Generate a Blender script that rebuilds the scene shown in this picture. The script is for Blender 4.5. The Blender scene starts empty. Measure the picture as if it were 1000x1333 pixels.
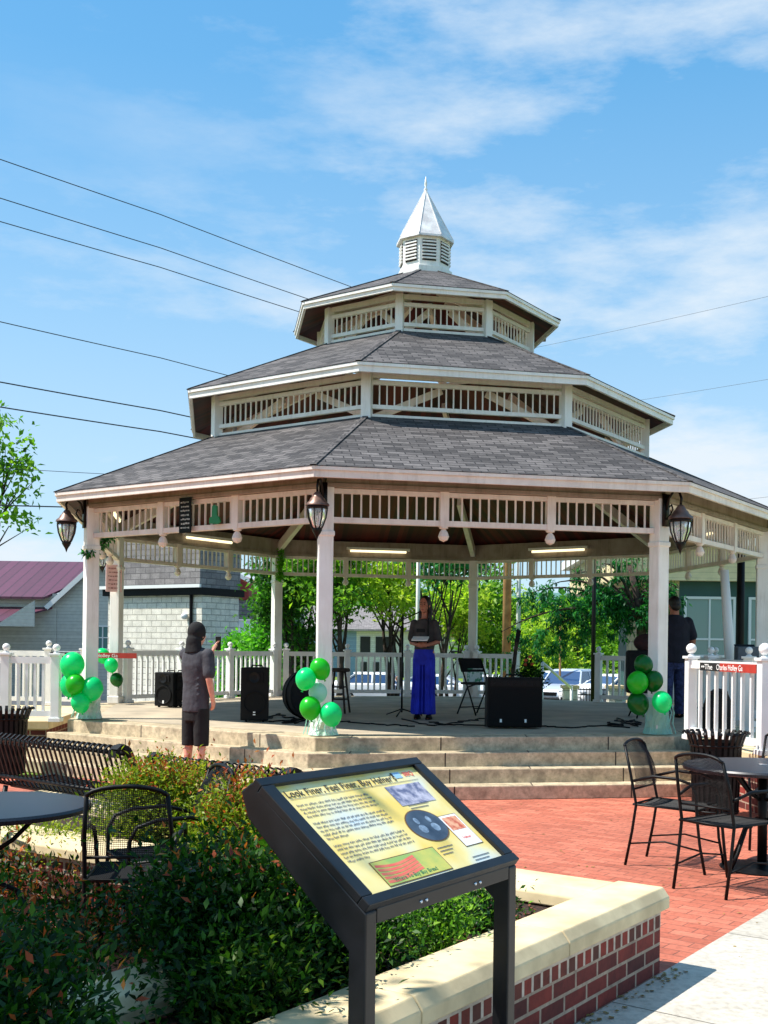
import bpy, math, random
import numpy as np
from mathutils import Vector, Matrix, Euler
random.seed(7)
rng = np.random.default_rng(11)
SC = bpy.context.scene
COL = SC.collection
R = math.radians
F, HZ, PX, ROLL, CZ = 1442.0, 842.8, 562.0, R(-.712), 1.58

def _inv(x, y):
    u = (x-PX)/F; v = (HZ-y)/F
    c, s = math.cos(-ROLL), math.sin(-ROLL)
    return u*c-v*s, u*s+v*c
def G(x, y, z):
    """survey helper: point at height z seen at (x, y) of the photo"""
    u, v = _inv(x, y); d = (z-CZ)/v
    return (u*d, d, z)
def A(x, y, d):
    """survey helper: point at distance d seen at (x, y) of the photo"""
    u, v = _inv(x, y)
    return (u*d, d, CZ+v*d)
def gz(y):
    pts = [(-60, 0), (25, 0), (50, -1.05), (70, -1.5), (2000, -1.5)]
    for (a, za), (b, zb) in zip(pts, pts[1:]):
        if y <= b: return za+(zb-za)*max(0, (y-a))/(b-a)
    return -1.5

# ------------------------------------------------------------------ materials
def s2l(c):
    c = c/255.0
    return c/12.92 if c <= .04045 else ((c+.055)/1.055)**2.4
def rgb(r, g, b): return (s2l(r), s2l(g), s2l(b), 1)
def newmat(name):
    m = bpy.data.materials.new(name); m.use_nodes = True
    nt = m.node_tree
    return m, nt, nt.nodes['Principled BSDF']
def ramp(nt, fac, stops):
    r = nt.nodes.new('ShaderNodeValToRGB')
    while len(r.color_ramp.elements) < len(stops): r.color_ramp.elements.new(.5)
    for e, (p, c) in zip(r.color_ramp.elements, stops): e.position = p; e.color = c
    nt.links.new(fac, r.inputs[0]); return r.outputs[0]
def noise(nt, scale, detail=4, rough=.55, vec=None, out='Fac'):
    n = nt.nodes.new('ShaderNodeTexNoise'); n.inputs['Scale'].default_value = scale
    n.inputs['Detail'].default_value = detail; n.inputs['Roughness'].default_value = rough
    if vec is None:
        t = nt.nodes.get('TC') or nt.nodes.new('ShaderNodeTexCoord'); t.name = 'TC'; vec = t.outputs['Object']
    nt.links.new(vec, n.inputs['Vector']); return n.outputs[out]
def mix(nt, fac, a, b, mode='MIX'):
    m = nt.nodes.new('ShaderNodeMix'); m.data_type = 'RGBA'; m.blend_type = mode
    for sock, val in ((m.inputs[0], fac), (m.inputs[6], a), (m.inputs[7], b)):
        if hasattr(val, 'is_linked') or hasattr(val, 'links'): nt.links.new(val, sock)
        else: sock.default_value = val
    return m.outputs[2]
def bump(nt, bsdf, h, strength=.3, dist=.01):
    b = nt.nodes.new('ShaderNodeBump'); b.inputs['Strength'].default_value = strength
    b.inputs['Distance'].default_value = dist
    nt.links.new(h, b.inputs['Height']); nt.links.new(b.outputs[0], bsdf.inputs['Normal'])
def uvm(nt, scale=(1, 1, 1), rz=0):
    t = nt.nodes.new('ShaderNodeTexCoord'); mp = nt.nodes.new('ShaderNodeMapping')
    mp.inputs['Scale'].default_value = scale; mp.inputs['Rotation'].default_value = (0, 0, rz)
    nt.links.new(t.outputs['UV'], mp.inputs['Vector']); return mp.outputs[0]
def var(name, c1, c2, scale=6, rough=.6, metal=0, bs=.15, bscale=40, bd=.004, spec=.5, detail=5, p=(.35, .65), grime=0):
    m, nt, b = newmat(name)
    col = ramp(nt, noise(nt, scale, detail), [(p[0], c1), (p[1], c2)])
    if grime:
        mp_ = nt.nodes.new('ShaderNodeMapping'); mp_.inputs['Scale'].default_value = (14, 14, 1.6); nt.links.new(nt.nodes['TC'].outputs['Object'], mp_.inputs[0])
        gg = ramp(nt, noise(nt, 1.0, 9, .7, mp_.outputs[0]), [(.36, (.62, .58, .53, 1)), (.50, (1, 1, 1, 1))]); col = mix(nt, grime, col, gg, 'MULTIPLY')
    nt.links.new(col, b.inputs['Base Color'])
    b.inputs['Roughness'].default_value = rough; b.inputs['Metallic'].default_value = metal
    b.inputs['Specular IOR Level'].default_value = spec
    if bs: bump(nt, b, noise(nt, bscale, 3), bs, bd)
    return m
def bricks(name, c1, c2, mortar, bw, rh, ms, rough=.85, rz=0, offset=.5, nscale=3, namt=.35, bs=.5, bd=.006, dark=None, freq=2, squash=1):
    m, nt, b = newmat(name)
    v = uvm(nt, rz=rz)
    t = nt.nodes.new('ShaderNodeTexBrick')
    nt.links.new(v, t.inputs['Vector'])
    t.inputs['Scale'].default_value = 1; t.inputs['Brick Width'].default_value = bw
    t.inputs['Row Height'].default_value = rh; t.inputs['Mortar Size'].default_value = ms
    t.inputs['Mortar Smooth'].default_value = .15; t.inputs['Bias'].default_value = 0
    t.offset = offset; t.offset_frequency = freq; t.squash = squash
    t.inputs['Color1'].default_value = c1; t.inputs['Color2'].default_value = c2; t.inputs['Mortar'].default_value = mortar
    n = ramp(nt, noise(nt, nscale, 5), [(.3, (.55, .55, .55, 1)), (.7, (1.15, 1.15, 1.15, 1))])
    col = mix(nt, namt, t.outputs['Color'], n, 'MULTIPLY')
    n_ = ramp(nt, noise(nt, 26, 8, .7), [(.34, (.5, .48, .46, 1)), (.56, (1.05, 1.05, 1.05, 1))])
    col = mix(nt, .55, col, n_, 'MULTIPLY')
    nt.links.new(col, b.inputs['Base Color'])
    b.inputs['Roughness'].default_value = rough
    ma = nt.nodes.new('ShaderNodeMath'); ma.operation = 'MULTIPLY_ADD'; ma.inputs[1].default_value = -1
    nt.links.new(t.outputs['Fac'], ma.inputs[0])
    nn = noise(nt, 60, 3); mm = nt.nodes.new('ShaderNodeMath'); mm.operation = 'MULTIPLY'; mm.inputs[1].default_value = .35
    nt.links.new(nn, mm.inputs[0]); nt.links.new(mm.outputs[0], ma.inputs[2])
    bump(nt, b, ma.outputs[0], bs, bd)
    return m
def lapped(name, c1, c2, pitch, axis='Y', rough=.7, sharp=.85, bd=.02, strength=.8, line=.45):
    """boards or ribs: a sawtooth along the UV with a dark joint"""
    m, nt, b = newmat(name)
    v = uvm(nt); sp = nt.nodes.new('ShaderNodeSeparateXYZ'); nt.links.new(v, sp.inputs[0])
    d = nt.nodes.new('ShaderNodeMath'); d.operation = 'DIVIDE'; d.inputs[1].default_value = pitch
    nt.links.new(sp.outputs[axis], d.inputs[0])
    fr = nt.nodes.new('ShaderNodeMath'); fr.operation = 'FRACT'; nt.links.new(d.outputs[0], fr.inputs[0])
    fl = nt.nodes.new('ShaderNodeMath'); fl.operation = 'FLOOR'; nt.links.new(d.outputs[0], fl.inputs[0])
    wn = nt.nodes.new('ShaderNodeTexWhiteNoise'); wn.noise_dimensions = '1D'; nt.links.new(fl.outputs[0], wn.inputs['W'])
    base = mix(nt, wn.outputs['Value'], c1, c2)
    g = ramp(nt, fr.outputs[0], [(0, (line, line, line, 1)), (1-sharp, (1, 1, 1, 1))])
    col = mix(nt, 1, base, g, 'MULTIPLY')
    n = ramp(nt, noise(nt, 5, 5), [(.3, (.75, .75, .75, 1)), (.7, (1.1, 1.1, 1.1, 1))])
    col = mix(nt, .5, col, n, 'MULTIPLY')
    nt.links.new(col, b.inputs['Base Color']); b.inputs['Roughness'].default_value = rough
    bump(nt, b, fr.outputs[0], strength, bd)
    return m
def plain(name, c, rough=.5, metal=0, emit=None, es=0, trans=0, spec=.5):
    m, nt, b = newmat(name)
    b.inputs['Base Color'].default_value = c; b.inputs['Roughness'].default_value = rough
    b.inputs['Metallic'].default_value = metal; b.inputs['Transmission Weight'].default_value = trans
    b.inputs['Specular IOR Level'].default_value = spec
    if emit: b.inputs['Emission Color'].default_value = emit; b.inputs['Emission Strength'].default_value = es
    return m
def leafmat(name, stops, trans=.45, rough=.45):
    m, nt, b = newmat(name)
    g = nt.nodes.new('ShaderNodeNewGeometry')
    n = noise(nt, 1.3, 2)
    ad = nt.nodes.new('ShaderNodeMath'); ad.operation = 'MULTIPLY_ADD'; ad.inputs[1].default_value = .6
    nt.links.new(g.outputs['Random Per Island'], ad.inputs[0])
    ms = nt.nodes.new('ShaderNodeMath'); ms.operation = 'MULTIPLY_ADD'; ms.inputs[1].default_value = .8; ms.inputs[2].default_value = -.2
    nt.links.new(n, ms.inputs[0]); nt.links.new(ms.outputs[0], ad.inputs[2])
    col = ramp(nt, ad.outputs[0], stops)
    nt.links.new(col, b.inputs['Base Color']); b.inputs['Roughness'].default_value = rough
    b.inputs['Specular IOR Level'].default_value = .22
    tr = nt.nodes.new('ShaderNodeBsdfTranslucent')
    tc = mix(nt, 1, col, (1.5, 1.7, .6, 1), 'MULTIPLY'); nt.links.new(tc, tr.inputs['Color'])
    mx = nt.nodes.new('ShaderNodeMixShader'); mx.inputs[0].default_value = trans
    nt.links.new(b.outputs[0], mx.inputs[1]); nt.links.new(tr.outputs[0], mx.inputs[2])
    nt.links.new(mx.outputs[0], nt.nodes['Material Output'].inputs['Surface'])
    return m

M = {}
M['white'] = var('white_paint', rgb(242, 240, 236), rgb(230, 226, 220), 2.2, .45, bs=.08, bscale=25, grime=.28)
M['whitev'] = var('white_vinyl', rgb(238, 238, 236), rgb(226, 225, 222), 3, .35, bs=0)
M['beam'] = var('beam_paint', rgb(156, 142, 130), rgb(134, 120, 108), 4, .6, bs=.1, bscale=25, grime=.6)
M['cream'] = var('cream_trim', rgb(234, 224, 216), rgb(218, 206, 198), 4, .5, bs=.1, bscale=25, grime=.3)
M['shingle'] = bricks('asphalt_shingles', rgb(110, 105, 104), rgb(60, 57, 58), rgb(40, 38, 40), .21, .088, .007, rough=.95, nscale=1.3, namt=.7, bs=.9, bd=.015, freq=2, offset=.43)
M['ridge'] = var('ridge_cap', rgb(62, 60, 68), rgb(80, 78, 86), 20, .95)
M['boards'] = lapped('dark_boards', rgb(92, 28, 22), rgb(38, 13, 12), .09, 'X', .6, .9, .006, .5, .3)
M['limestone'] = bricks('cast_stone_steps', rgb(214, 196, 164), rgb(190, 172, 140), rgb(70, 60, 50), 1.93, 3.0, .008, rough=.85, nscale=9, namt=.95, bs=.3, bd=.004, offset=.35)
M['floor'] = var('stage_concrete', rgb(192, 176, 150), rgb(156, 144, 124), 1.6, .75, bs=.2, bscale=60, bd=.003)
M['redbrick'] = bricks('red_brick', rgb(136, 48, 38), rgb(80, 30, 28), rgb(176, 156, 136), .205, .075, .008, rough=.85, nscale=4, namt=.95, bs=.6, bd=.006)
M['soldier'] = bricks('soldier_brick', rgb(144, 50, 38), rgb(88, 46, 36), rgb(200, 186, 170), .075, .3, .010, rough=.85, nscale=7, namt=.7, bs=.6, bd=.006, offset=0)
M['paver'] = bricks('red_pavers', rgb(208, 120, 94), rgb(182, 98, 74), rgb(128, 78, 62), .20, .10, .004, rough=.8, rz=.62, nscale=.8, namt=.75, bs=.35, bd=.004)
M['cap'] = var('cast_stone_cap', rgb(226, 206, 164), rgb(192, 172, 134), 4, .8, bs=.15, bscale=80, bd=.003)
M['walk'] = bricks('sidewalk_concrete', rgb(196, 188, 174), rgb(184, 176, 162), rgb(112, 106, 96), 1.5, 1.5, .006, rough=.8, rz=.62, nscale=4, namt=.4, bs=.25, bd=.003, offset=0)
M['asphalt'] = var('asphalt', rgb(84, 84, 86), rgb(64, 64, 66), 3, .9, bs=.3, bscale=80)
M['road'] = var('pale_road', rgb(206, 192, 172), rgb(186, 174, 156), .3, .9, bs=.1)
M['grass'] = var('grass', rgb(118, 142, 44), rgb(84, 112, 30), 1.5, .95, bs=.5, bscale=30, bd=.03)
M['soil'] = var('mulch', rgb(66, 42, 32), rgb(30, 20, 16), 45, .95, bs=1, bscale=60, bd=.02)
M['black'] = var('black_steel', rgb(10, 10, 12), rgb(6, 6, 7), 8, .48, .0, bs=.05, spec=.22)
M['blackmatte'] = var('black_plastic', rgb(8, 8, 9), rgb(4, 4, 5), 8, .6, bs=.1, bscale=120, spec=.2)
M['grille'] = var('speaker_grille', rgb(9, 9, 10), rgb(4, 4, 5), 300, .7, bs=.4, bscale=400, bd=.002, spec=.2)
M['bronze'] = var('bronze_lamp', rgb(34, 28, 28), rgb(20, 18, 18), 10, .4, .6)
M['lampcap'] = var('lamp_cap_bronze', rgb(126, 98, 86), rgb(80, 62, 56), 10, .4, .4)
M['glass'] = plain('lamp_glass', (.85, .88, .9, 1), .12, 0, trans=.75)
M['tube'] = plain('lit_tube', (1, .95, .8, 1), .5, 0, (1, .84, .5, 1), 1.1)
M['windowglass'] = plain('window_glass', rgb(50, 62, 70), .06, 0, spec=.9)
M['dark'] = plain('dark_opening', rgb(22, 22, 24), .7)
M['bark'] = var('bark', rgb(74, 60, 50), rgb(42, 34, 30), 12, .95, bs=.8, bscale=20, bd=.02)
M['pole'] = var('wood_pole', rgb(196, 150, 92), rgb(160, 116, 68), 4, .85, bs=.4, bscale=20)
M['wire'] = plain('wire', rgb(40, 44, 52), .6)
M['chrome'] = plain('chrome', (.7, .7, .72, 1), .2, 1)
M['skin'] = var('skin', rgb(224, 164, 140), rgb(206, 142, 118), 9, .55, bs=.05)
M['skindark'] = var('skin_tan', rgb(176, 112, 88), rgb(156, 96, 74), 9, .55, bs=.05)
M['teegrey'] = var('grey_tee', rgb(66, 66, 72), rgb(50, 50, 56), 10, .9, bs=.5, bscale=9, bd=.03)
M['teebrown'] = var('charcoal_tee', rgb(66, 62, 62), rgb(50, 46, 48), 10, .9, bs=.4, bscale=12, bd=.02)
M['navy'] = var('navy_shirt', rgb(30, 30, 46), rgb(20, 20, 34), 10, .9, bs=.4, bscale=10, bd=.02)
M['blackcloth'] = var('black_cloth', rgb(20, 20, 22), rgb(12, 12, 14), 10, .9, bs=.4, bscale=12, bd=.02)
M['royal'] = var('royal_blue_cloth', rgb(28, 44, 190), rgb(18, 28, 150), 6, .8, bs=.5, bscale=6, bd=.03)
M['denim'] = var('patterned_denim', rgb(60, 70, 120), rgb(30, 34, 60), 24, .9)
M['hair'] = var('dark_hair', rgb(26, 20, 18), rgb(14, 10, 10), 30, .5, bs=.6, bscale=60, bd=.01)
M['paper'] = plain('white_paper', rgb(235, 235, 232), .7)
M['pinkpaper'] = var('pink_poster', rgb(244, 206, 204), rgb(236, 188, 188), 12, .7, bs=0)
M['redpaint'] = var('banner_red', rgb(176, 52, 38), rgb(160, 44, 32), 12, .6, bs=0)
M['hill'] = var('wooded_hill', rgb(88, 128, 120), rgb(70, 110, 104), .02, 1, bs=0)
def balloon_mat(name, c):
    m, nt, b = newmat(name)
    b.inputs['Base Color'].default_value = c; b.inputs['Roughness'].default_value = .28
    b.inputs['Subsurface Weight'].default_value = .0
    tr = nt.nodes.new('ShaderNodeBsdfTranslucent'); tr.inputs['Color'].default_value = c
    mx = nt.nodes.new('ShaderNodeMixShader'); mx.inputs[0].default_value = .4
    nt.links.new(b.outputs[0], mx.inputs[1]); nt.links.new(tr.outputs[0], mx.inputs[2])
    nt.links.new(mx.outputs[0], nt.nodes['Material Output'].inputs['Surface'])
    return m
M['mint'] = balloon_mat('mint_latex', rgb(20, 236, 140))
M['green'] = balloon_mat('green_latex', rgb(40, 204, 44))
M['dkgreen'] = balloon_mat('dark_green_latex', rgb(6, 110, 34))
M['pale'] = balloon_mat('pale_latex', rgb(176, 226, 212))
M['leafdark'] = leafmat('leaf_dark', [(.1, rgb(24, 58, 20)), (.5, rgb(44, 92, 32)), (.85, rgb(84, 130, 44))])
M['leafmid'] = leafmat('leaf_mid', [(.1, rgb(56, 98, 34)), (.5, rgb(96, 146, 50)), (.9, rgb(150, 186, 64))])
M['leaflime'] = leafmat('leaf_lime', [(.1, rgb(98, 136, 40)), (.5, rgb(150, 180, 56)), (.9, rgb(196, 208, 84))])
M['leafbright'] = leafmat('leaf_bright', [(.1, rgb(44, 112, 34)), (.5, rgb(86, 158, 44)), (.9, rgb(132, 196, 62))])
M['leafteal'] = leafmat('leaf_deep', [(.1, rgb(16, 62, 40)), (.5, rgb(30, 96, 56)), (.9, rgb(64, 140, 72))])
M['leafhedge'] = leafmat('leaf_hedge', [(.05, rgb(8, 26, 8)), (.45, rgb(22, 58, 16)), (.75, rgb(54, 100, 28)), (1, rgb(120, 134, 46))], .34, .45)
M['leafolive'] = leafmat('leaf_olive', [(.05, rgb(64, 84, 26)), (.45, rgb(112, 134, 38)), (.75, rgb(158, 168, 54)), (1, rgb(188, 130, 70))], .35, .4)
M['leafred'] = leafmat('leaf_red', [(.1, rgb(128, 50, 36)), (.5, rgb(172, 84, 48)), (.9, rgb(192, 130, 66))], .35, .4)

# ------------------------------------------------------------------ mesh builder
class MB:
    def __init__(s): s.v = []; s.f = []; s.m = []; s.cur = 0
    def add(s, vs, fs):
        o = len(s.v); s.v += [tuple(p) for p in vs]
        for f in fs: s.f.append([i+o for i in f]); s.m.append(s.cur)
        return s
    def mi(s, i): s.cur = i; return s
    def obox(s, o, ax, ay, az):
        o = Vector(o); ax = Vector(ax); ay = Vector(ay); az = Vector(az)
        if ax.cross(ay).dot(az) < 0: ax, ay = ay, ax
        p = [o+ax*i+ay*j+az*k for k in (-.5, .5) for j in (-.5, .5) for i in (-.5, .5)]
        return s.add(p, [(0, 2, 3, 1), (4, 5, 7, 6), (0, 1, 5, 4), (2, 6, 7, 3), (0, 4, 6, 2), (1, 3, 7, 5)])
    def box(s, c, d, rz=0):
        cs, sn = math.cos(rz), math.sin(rz)
        return s.obox(c, (d[0]*cs, d[0]*sn, 0), (-d[1]*sn, d[1]*cs, 0), (0, 0, d[2]))
    def zbox(s, x, y, z0, z1, dx, dy, rz=0): return s.box((x, y, (z0+z1)/2), (dx, dy, z1-z0), rz)
    def bar(s, p, q, w, h, up=(0, 0, 1)):
        p = Vector(p); q = Vector(q); d = q-p
        side = d.cross(Vector(up))
        if side.length < 1e-6: side = d.cross(Vector((0, 1, 0)))
        side.normalize(); u = side.cross(d).normalized()
        return s.obox((p+q)/2, d, side*w, u*h)
    def path(s, pts, r, n=8, cap=True):
        pts = [Vector(p) for p in pts]; k = len(pts)
        rs = r if isinstance(r, (list, tuple)) else [r]*k
        prev = None; rings = []
        for i in range(k):
            t = (pts[min(i+1, k-1)]-pts[max(i-1, 0)])
            if t.length < 1e-9: t = Vector((0, 0, 1))
            t.normalize()
            if prev is None:
                a = t.cross(Vector((0, 0, 1)))
                if a.length < 1e-3: a = t.cross(Vector((0, 1, 0)))
            else: a = prev-t*prev.dot(t)
            a.normalize(); prev = a; b = t.cross(a)
            rings.append([pts[i]+(a*math.cos(2*math.pi*j/n)+b*math.sin(2*math.pi*j/n))*rs[i] for j in range(n)])
        vs = [p for rg in rings for p in rg]
        fs = [(i*n+j, i*n+(j+1) % n, (i+1)*n+(j+1) % n, (i+1)*n+j) for i in range(k-1) for j in range(n)]
        if cap: fs += [tuple(range(n))[::-1], tuple(range((k-1)*n, k*n))]
        return s.add(vs, fs)
    def lathe(s, prof, c=(0, 0, 0), n=20, rot=0, axis='Z'):
        vs = []; k = len(prof)
        for r_, z in prof:
            for j in range(n):
                a = 2*math.pi*j/n+rot; x, y = r_*math.cos(a), r_*math.sin(a)
                p = (x, y, z) if axis == 'Z' else ((x, z, y) if axis == 'Y' else (z, x, y))
                vs.append((p[0]+c[0], p[1]+c[1], p[2]+c[2]))
        fs = [(i*n+j, i*n+(j+1) % n, (i+1)*n+(j+1) % n, (i+1)*n+j) for i in range(k-1) for j in range(n)]
        fs += [tuple(range(n))[::-1], tuple(range((k-1)*n, k*n))]
        if axis == 'Y': fs = [f[::-1] for f in fs]
        return s.add(vs, fs)
    def ell(s, c, r, n=16, m=10):
        if not isinstance(r, (tuple, list)): r = (r, r, r)
        prof = [(math.sin(math.pi*i/m), -math.cos(math.pi*i/m)) for i in range(m+1)]
        vs = []; 
        for a, z in prof:
            for j in range(n):
                t = 2*math.pi*j/n
                vs.append((c[0]+r[0]*a*math.cos(t), c[1]+r[1]*a*math.sin(t), c[2]+r[2]*z))
        fs = [(i*n+j, i*n+(j+1) % n, (i+1)*n+(j+1) % n, (i+1)*n+j) for i in range(m) for j in range(n)]
        return s.add(vs, fs)
    def prism(s, poly, z0, z1):
        n = len(poly); a = sum(poly[i][0]*poly[(i+1) % n][1]-poly[(i+1) % n][0]*poly[i][1] for i in range(n))
        if a < 0: poly = poly[::-1]
        vs = [(x, y, z0) for x, y in poly]+[(x, y, z1) for x, y in poly]
        fs = [tuple(range(n))[::-1], tuple(range(n, 2*n))]+[(i, (i+1) % n, (i+1) % n+n, i+n) for i in range(n)]
        return s.add(vs, fs)
    def plate(s, pts, th):
        """polygon in space with a thickness vector"""
        n = len(pts); t = Vector(th); P = [Vector(p) for p in pts]
        return s.add(P+[p+t for p in P], [tuple(range(n))[::-1], tuple(range(n, 2*n))]+[(i, (i+1) % n, (i+1) % n+n, i+n) for i in range(n)])
    def build(s, name, mat, parent=None, smooth=False, bevel=0, loc=None, rz=0, fix=False):
        me = bpy.data.meshes.new(name)
        me.from_pydata([tuple(v) for v in s.v], [], s.f); me.update()
        mats = mat if isinstance(mat, (list, tuple)) else [mat]
        for m_ in mats: me.materials.append(M[m_] if isinstance(m_, str) else m_)
        if len(mats) > 1: me.polygons.foreach_set('material_index', s.m)
        uv = me.uv_layers.new(name='UVMap').data
        for p in me.polygons:
            n = p.normal
            if abs(n.z) > .96: t = Vector((1, 0, 0)); b = Vector((0, 1, 0))
            else: t = Vector((0, 0, 1)).cross(n).normalized(); b = n.cross(t)
            for li in p.loop_indices:
                co = me.vertices[me.loops[li].vertex_index].co
                uv[li].uv = (co.dot(t), co.dot(b))
        if smooth:
            me.polygons.foreach_set('use_smooth', [True]*len(me.polygons))
            if smooth != 'all': me.set_sharp_from_angle(angle=R(40))
        if fix:
            import bmesh
            bm = bmesh.new(); bm.from_mesh(me); bmesh.ops.recalc_face_normals(bm, faces=bm.faces); bm.to_mesh(me); bm.free()
        o = bpy.data.objects.new(name, me); COL.objects.link(o)
        if parent: o.parent = parent
        if loc is not None: o.location = loc
        if rz: o.rotation_euler = (0, 0, rz)
        if bevel:
            b = o.modifiers.new('b', 'BEVEL'); b.width = bevel; b.segments = 2; b.limit_method = 'ANGLE'
        return o
def tag(o, label, cat, group=None):
    o['label'] = label; o['category'] = cat
    if group: o['group'] = group
    return o
def struct(o, kind='structure'): o['kind'] = kind; return o
def thing(name, label, cat, loc=(0, 0, 0), rz=0, group=None):
    o = bpy.data.objects.new(name, None); COL.objects.link(o); o.location = loc; o.rotation_euler = (0, 0, rz)
    return tag(o, label, cat, group)
def kids(o): return [c for c in COL.objects if c.parent is o]
def dup(root, loc, rz, label=None, group=None):
    def cp(o, par):
        c = o.copy(); COL.objects.link(c); c.parent = par
        for k in kids(o): cp(k, c)
        return c
    r = cp(root, None); r.location = loc; r.rotation_euler = (0, 0, rz)
    if label: r['label'] = label
    if group: r['group'] = group
    return r

# foliage: many small kite-shaped leaves in clumps, all real faces
def foliage(name, mat, parent, blobs, n, size, clump=.25, per=22, aspect=.45, seed=1, up=0, droop=0, mats=None, redtop=None, shell=.55):
    g = np.random.default_rng(seed)
    bl = np.array(blobs, float); vol = np.prod(bl[:, 3:6], axis=1)**.8; vol /= vol.sum()
    nc = max(1, n//per)
    bi = g.choice(len(bl), nc, p=vol)
    d = g.normal(size=(nc, 3)); d /= np.linalg.norm(d, axis=1)[:, None]
    rad = (shell+(1-shell)*g.random(nc)**.7)*(.82+.3*g.random(nc))
    cc = bl[bi, :3]+d*bl[bi, 3:6]*rad[:, None]
    cs = clump*(.6+.8*g.random(nc))
    idx = np.repeat(np.arange(nc), per); m_ = len(idx)
    p = cc[idx]+g.normal(size=(m_, 3))*cs[idx][:, None]*np.array([1, 1, .7])
    t = g.normal(size=(m_, 3)); t[:, 2] += up-droop; t += d[idx]*.8
    t /= np.linalg.norm(t, axis=1)[:, None]
    q = g.normal(size=(m_, 3)); q[:, 2] *= .35
    side = np.cross(t, q); 
    side = np.cross(t, np.stack([g.normal(size=m_)*.6, g.normal(size=m_)*.6, np.ones(m_)], 1))
    side /= np.linalg.norm(side, axis=1)[:, None]+1e-9
    L = size*(.6+.8*g.random(m_)); W = L*aspect
    nrm = np.cross(side, t)
    v = np.empty((m_, 4, 3))
    v[:, 0] = p; v[:, 1] = p+t*(L*.45)[:, None]+side*(W*.5)[:, None]+nrm*(L*.08)[:, None]
    v[:, 2] = p+t*L[:, None]-nrm*(L*.05)[:, None]; v[:, 3] = p+t*(L*.45)[:, None]-side*(W*.5)[:, None]+nrm*(L*.08)[:, None]
    me = bpy.data.meshes.new(name)
    me.vertices.add(m_*4); me.vertices.foreach_set('co', v.reshape(-1))
    me.loops.add(m_*4); me.loops.foreach_set('vertex_index', np.arange(m_*4, dtype=np.int32))
    me.polygons.add(m_); me.polygons.foreach_set('loop_start', np.arange(0, m_*4, 4, dtype=np.int32))
    try: me.polygons.foreach_set('loop_total', np.full(m_, 4, dtype=np.int32))
    except Exception: pass
    for k in (mats or [mat]): me.materials.append(M[k])
    if redtop:
        z0, z1, frac = redtop
        pr = np.clip((p[:, 2]-z0)/(z1-z0), 0, 1)*frac
        cr = g.random(nc)[idx]
        me.polygons.foreach_set('material_index', (cr < pr).astype(np.int32))
    me.update(calc_edges=True); me.validate()
    o = bpy.data.objects.new(name, me); COL.objects.link(o); o.parent = parent
    return o
def tree(label, x, y, h, r, mat, n, leaf, group=None, trunk=.12, blobs=None, seed=1, crown0=.3, stems=1, name='tree', clump=.3, z=None, cat='tree', droop=0, aspect=.55, shell=.45):
    z = gz(y) if z is None else z
    t = thing(name, label, cat, (x, y, z), 0, group)
    g = random.Random(seed)
    if blobs is None:
        blobs = []
        for i in range(11):
            a = g.random()*6.28; rr = r*(.25+.5*g.random()); zz = h*(crown0+.12+(.88-crown0)*g.random()*.85)
            s_ = r*(.32+.25*g.random())
            blobs.append((rr*math.cos(a), rr*math.sin(a), zz, s_, s_, s_*.75))
        blobs.append((0, 0, h*.82, r*.5, r*.5, h*.16))
    mb = MB()
    for k in range(stems):
        a = 6.28*k/stems+g.random(); lean = (0 if stems == 1 else .18)*h*.5
        top = Vector((lean*math.cos(a), lean*math.sin(a), h*.62))
        b0 = Vector((0 if stems == 1 else trunk*math.cos(a), 0 if stems == 1 else trunk*math.sin(a), -.05))
        pts = [b0, b0.lerp(top, .35)+Vector((g.uniform(-.1, .1), g.uniform(-.1, .1), 0)), b0.lerp(top, .7), top]
        mb.path(pts, [trunk, trunk*.8, trunk*.55, trunk*.3], 8)
        for b in blobs[k::stems]:
            f = g.uniform(.35, .85); s0 = b0.lerp(top, f); e = Vector(b[:3])
            md = s0.lerp(e, .5)+Vector((g.uniform(-.15, .15)*r*.4, g.uniform(-.15, .15)*r*.4, -.08*r))
            mb.path([s0, md, e], [trunk*.4, trunk*.24, trunk*.08], 6)
            for _ in range(4):
                e2 = e+Vector((g.uniform(-1, 1)*b[3], g.uniform(-1, 1)*b[4], g.uniform(-.6, .8)*b[5]))*.8
                mb.path([md.lerp(e, .5), e2], [trunk*.14, trunk*.04], 5)
    mb.build('trunk', 'bark', t, smooth='all')
    foliage('crown', mat, t, blobs, n, leaf, clump=clump, seed=seed, aspect=aspect, droop=droop, shell=shell)
    return t
def textmesh(name, body, size, mat, parent, loc, rot=(0, 0, 0), ext=.001, align='LEFT', sx=1):
    cu = bpy.data.curves.new(name, 'FONT'); cu.body = body; cu.size = size; cu.extrude = ext; cu.align_x = align
    o = bpy.data.objects.new('tmp', cu); COL.objects.link(o)
    bpy.context.view_layer.update()
    me = bpy.data.meshes.new_from_object(o.evaluated_get(bpy.context.evaluated_depsgraph_get()))
    bpy.data.objects.remove(o)
    me.name = name; me.materials.clear(); me.materials.append(M[mat])
    n = bpy.data.objects.new(name, me); COL.objects.link(n); n.parent = parent; n.location = loc; n.rotation_euler = rot; n.scale = (sx, 1, 1)
    return n

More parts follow.
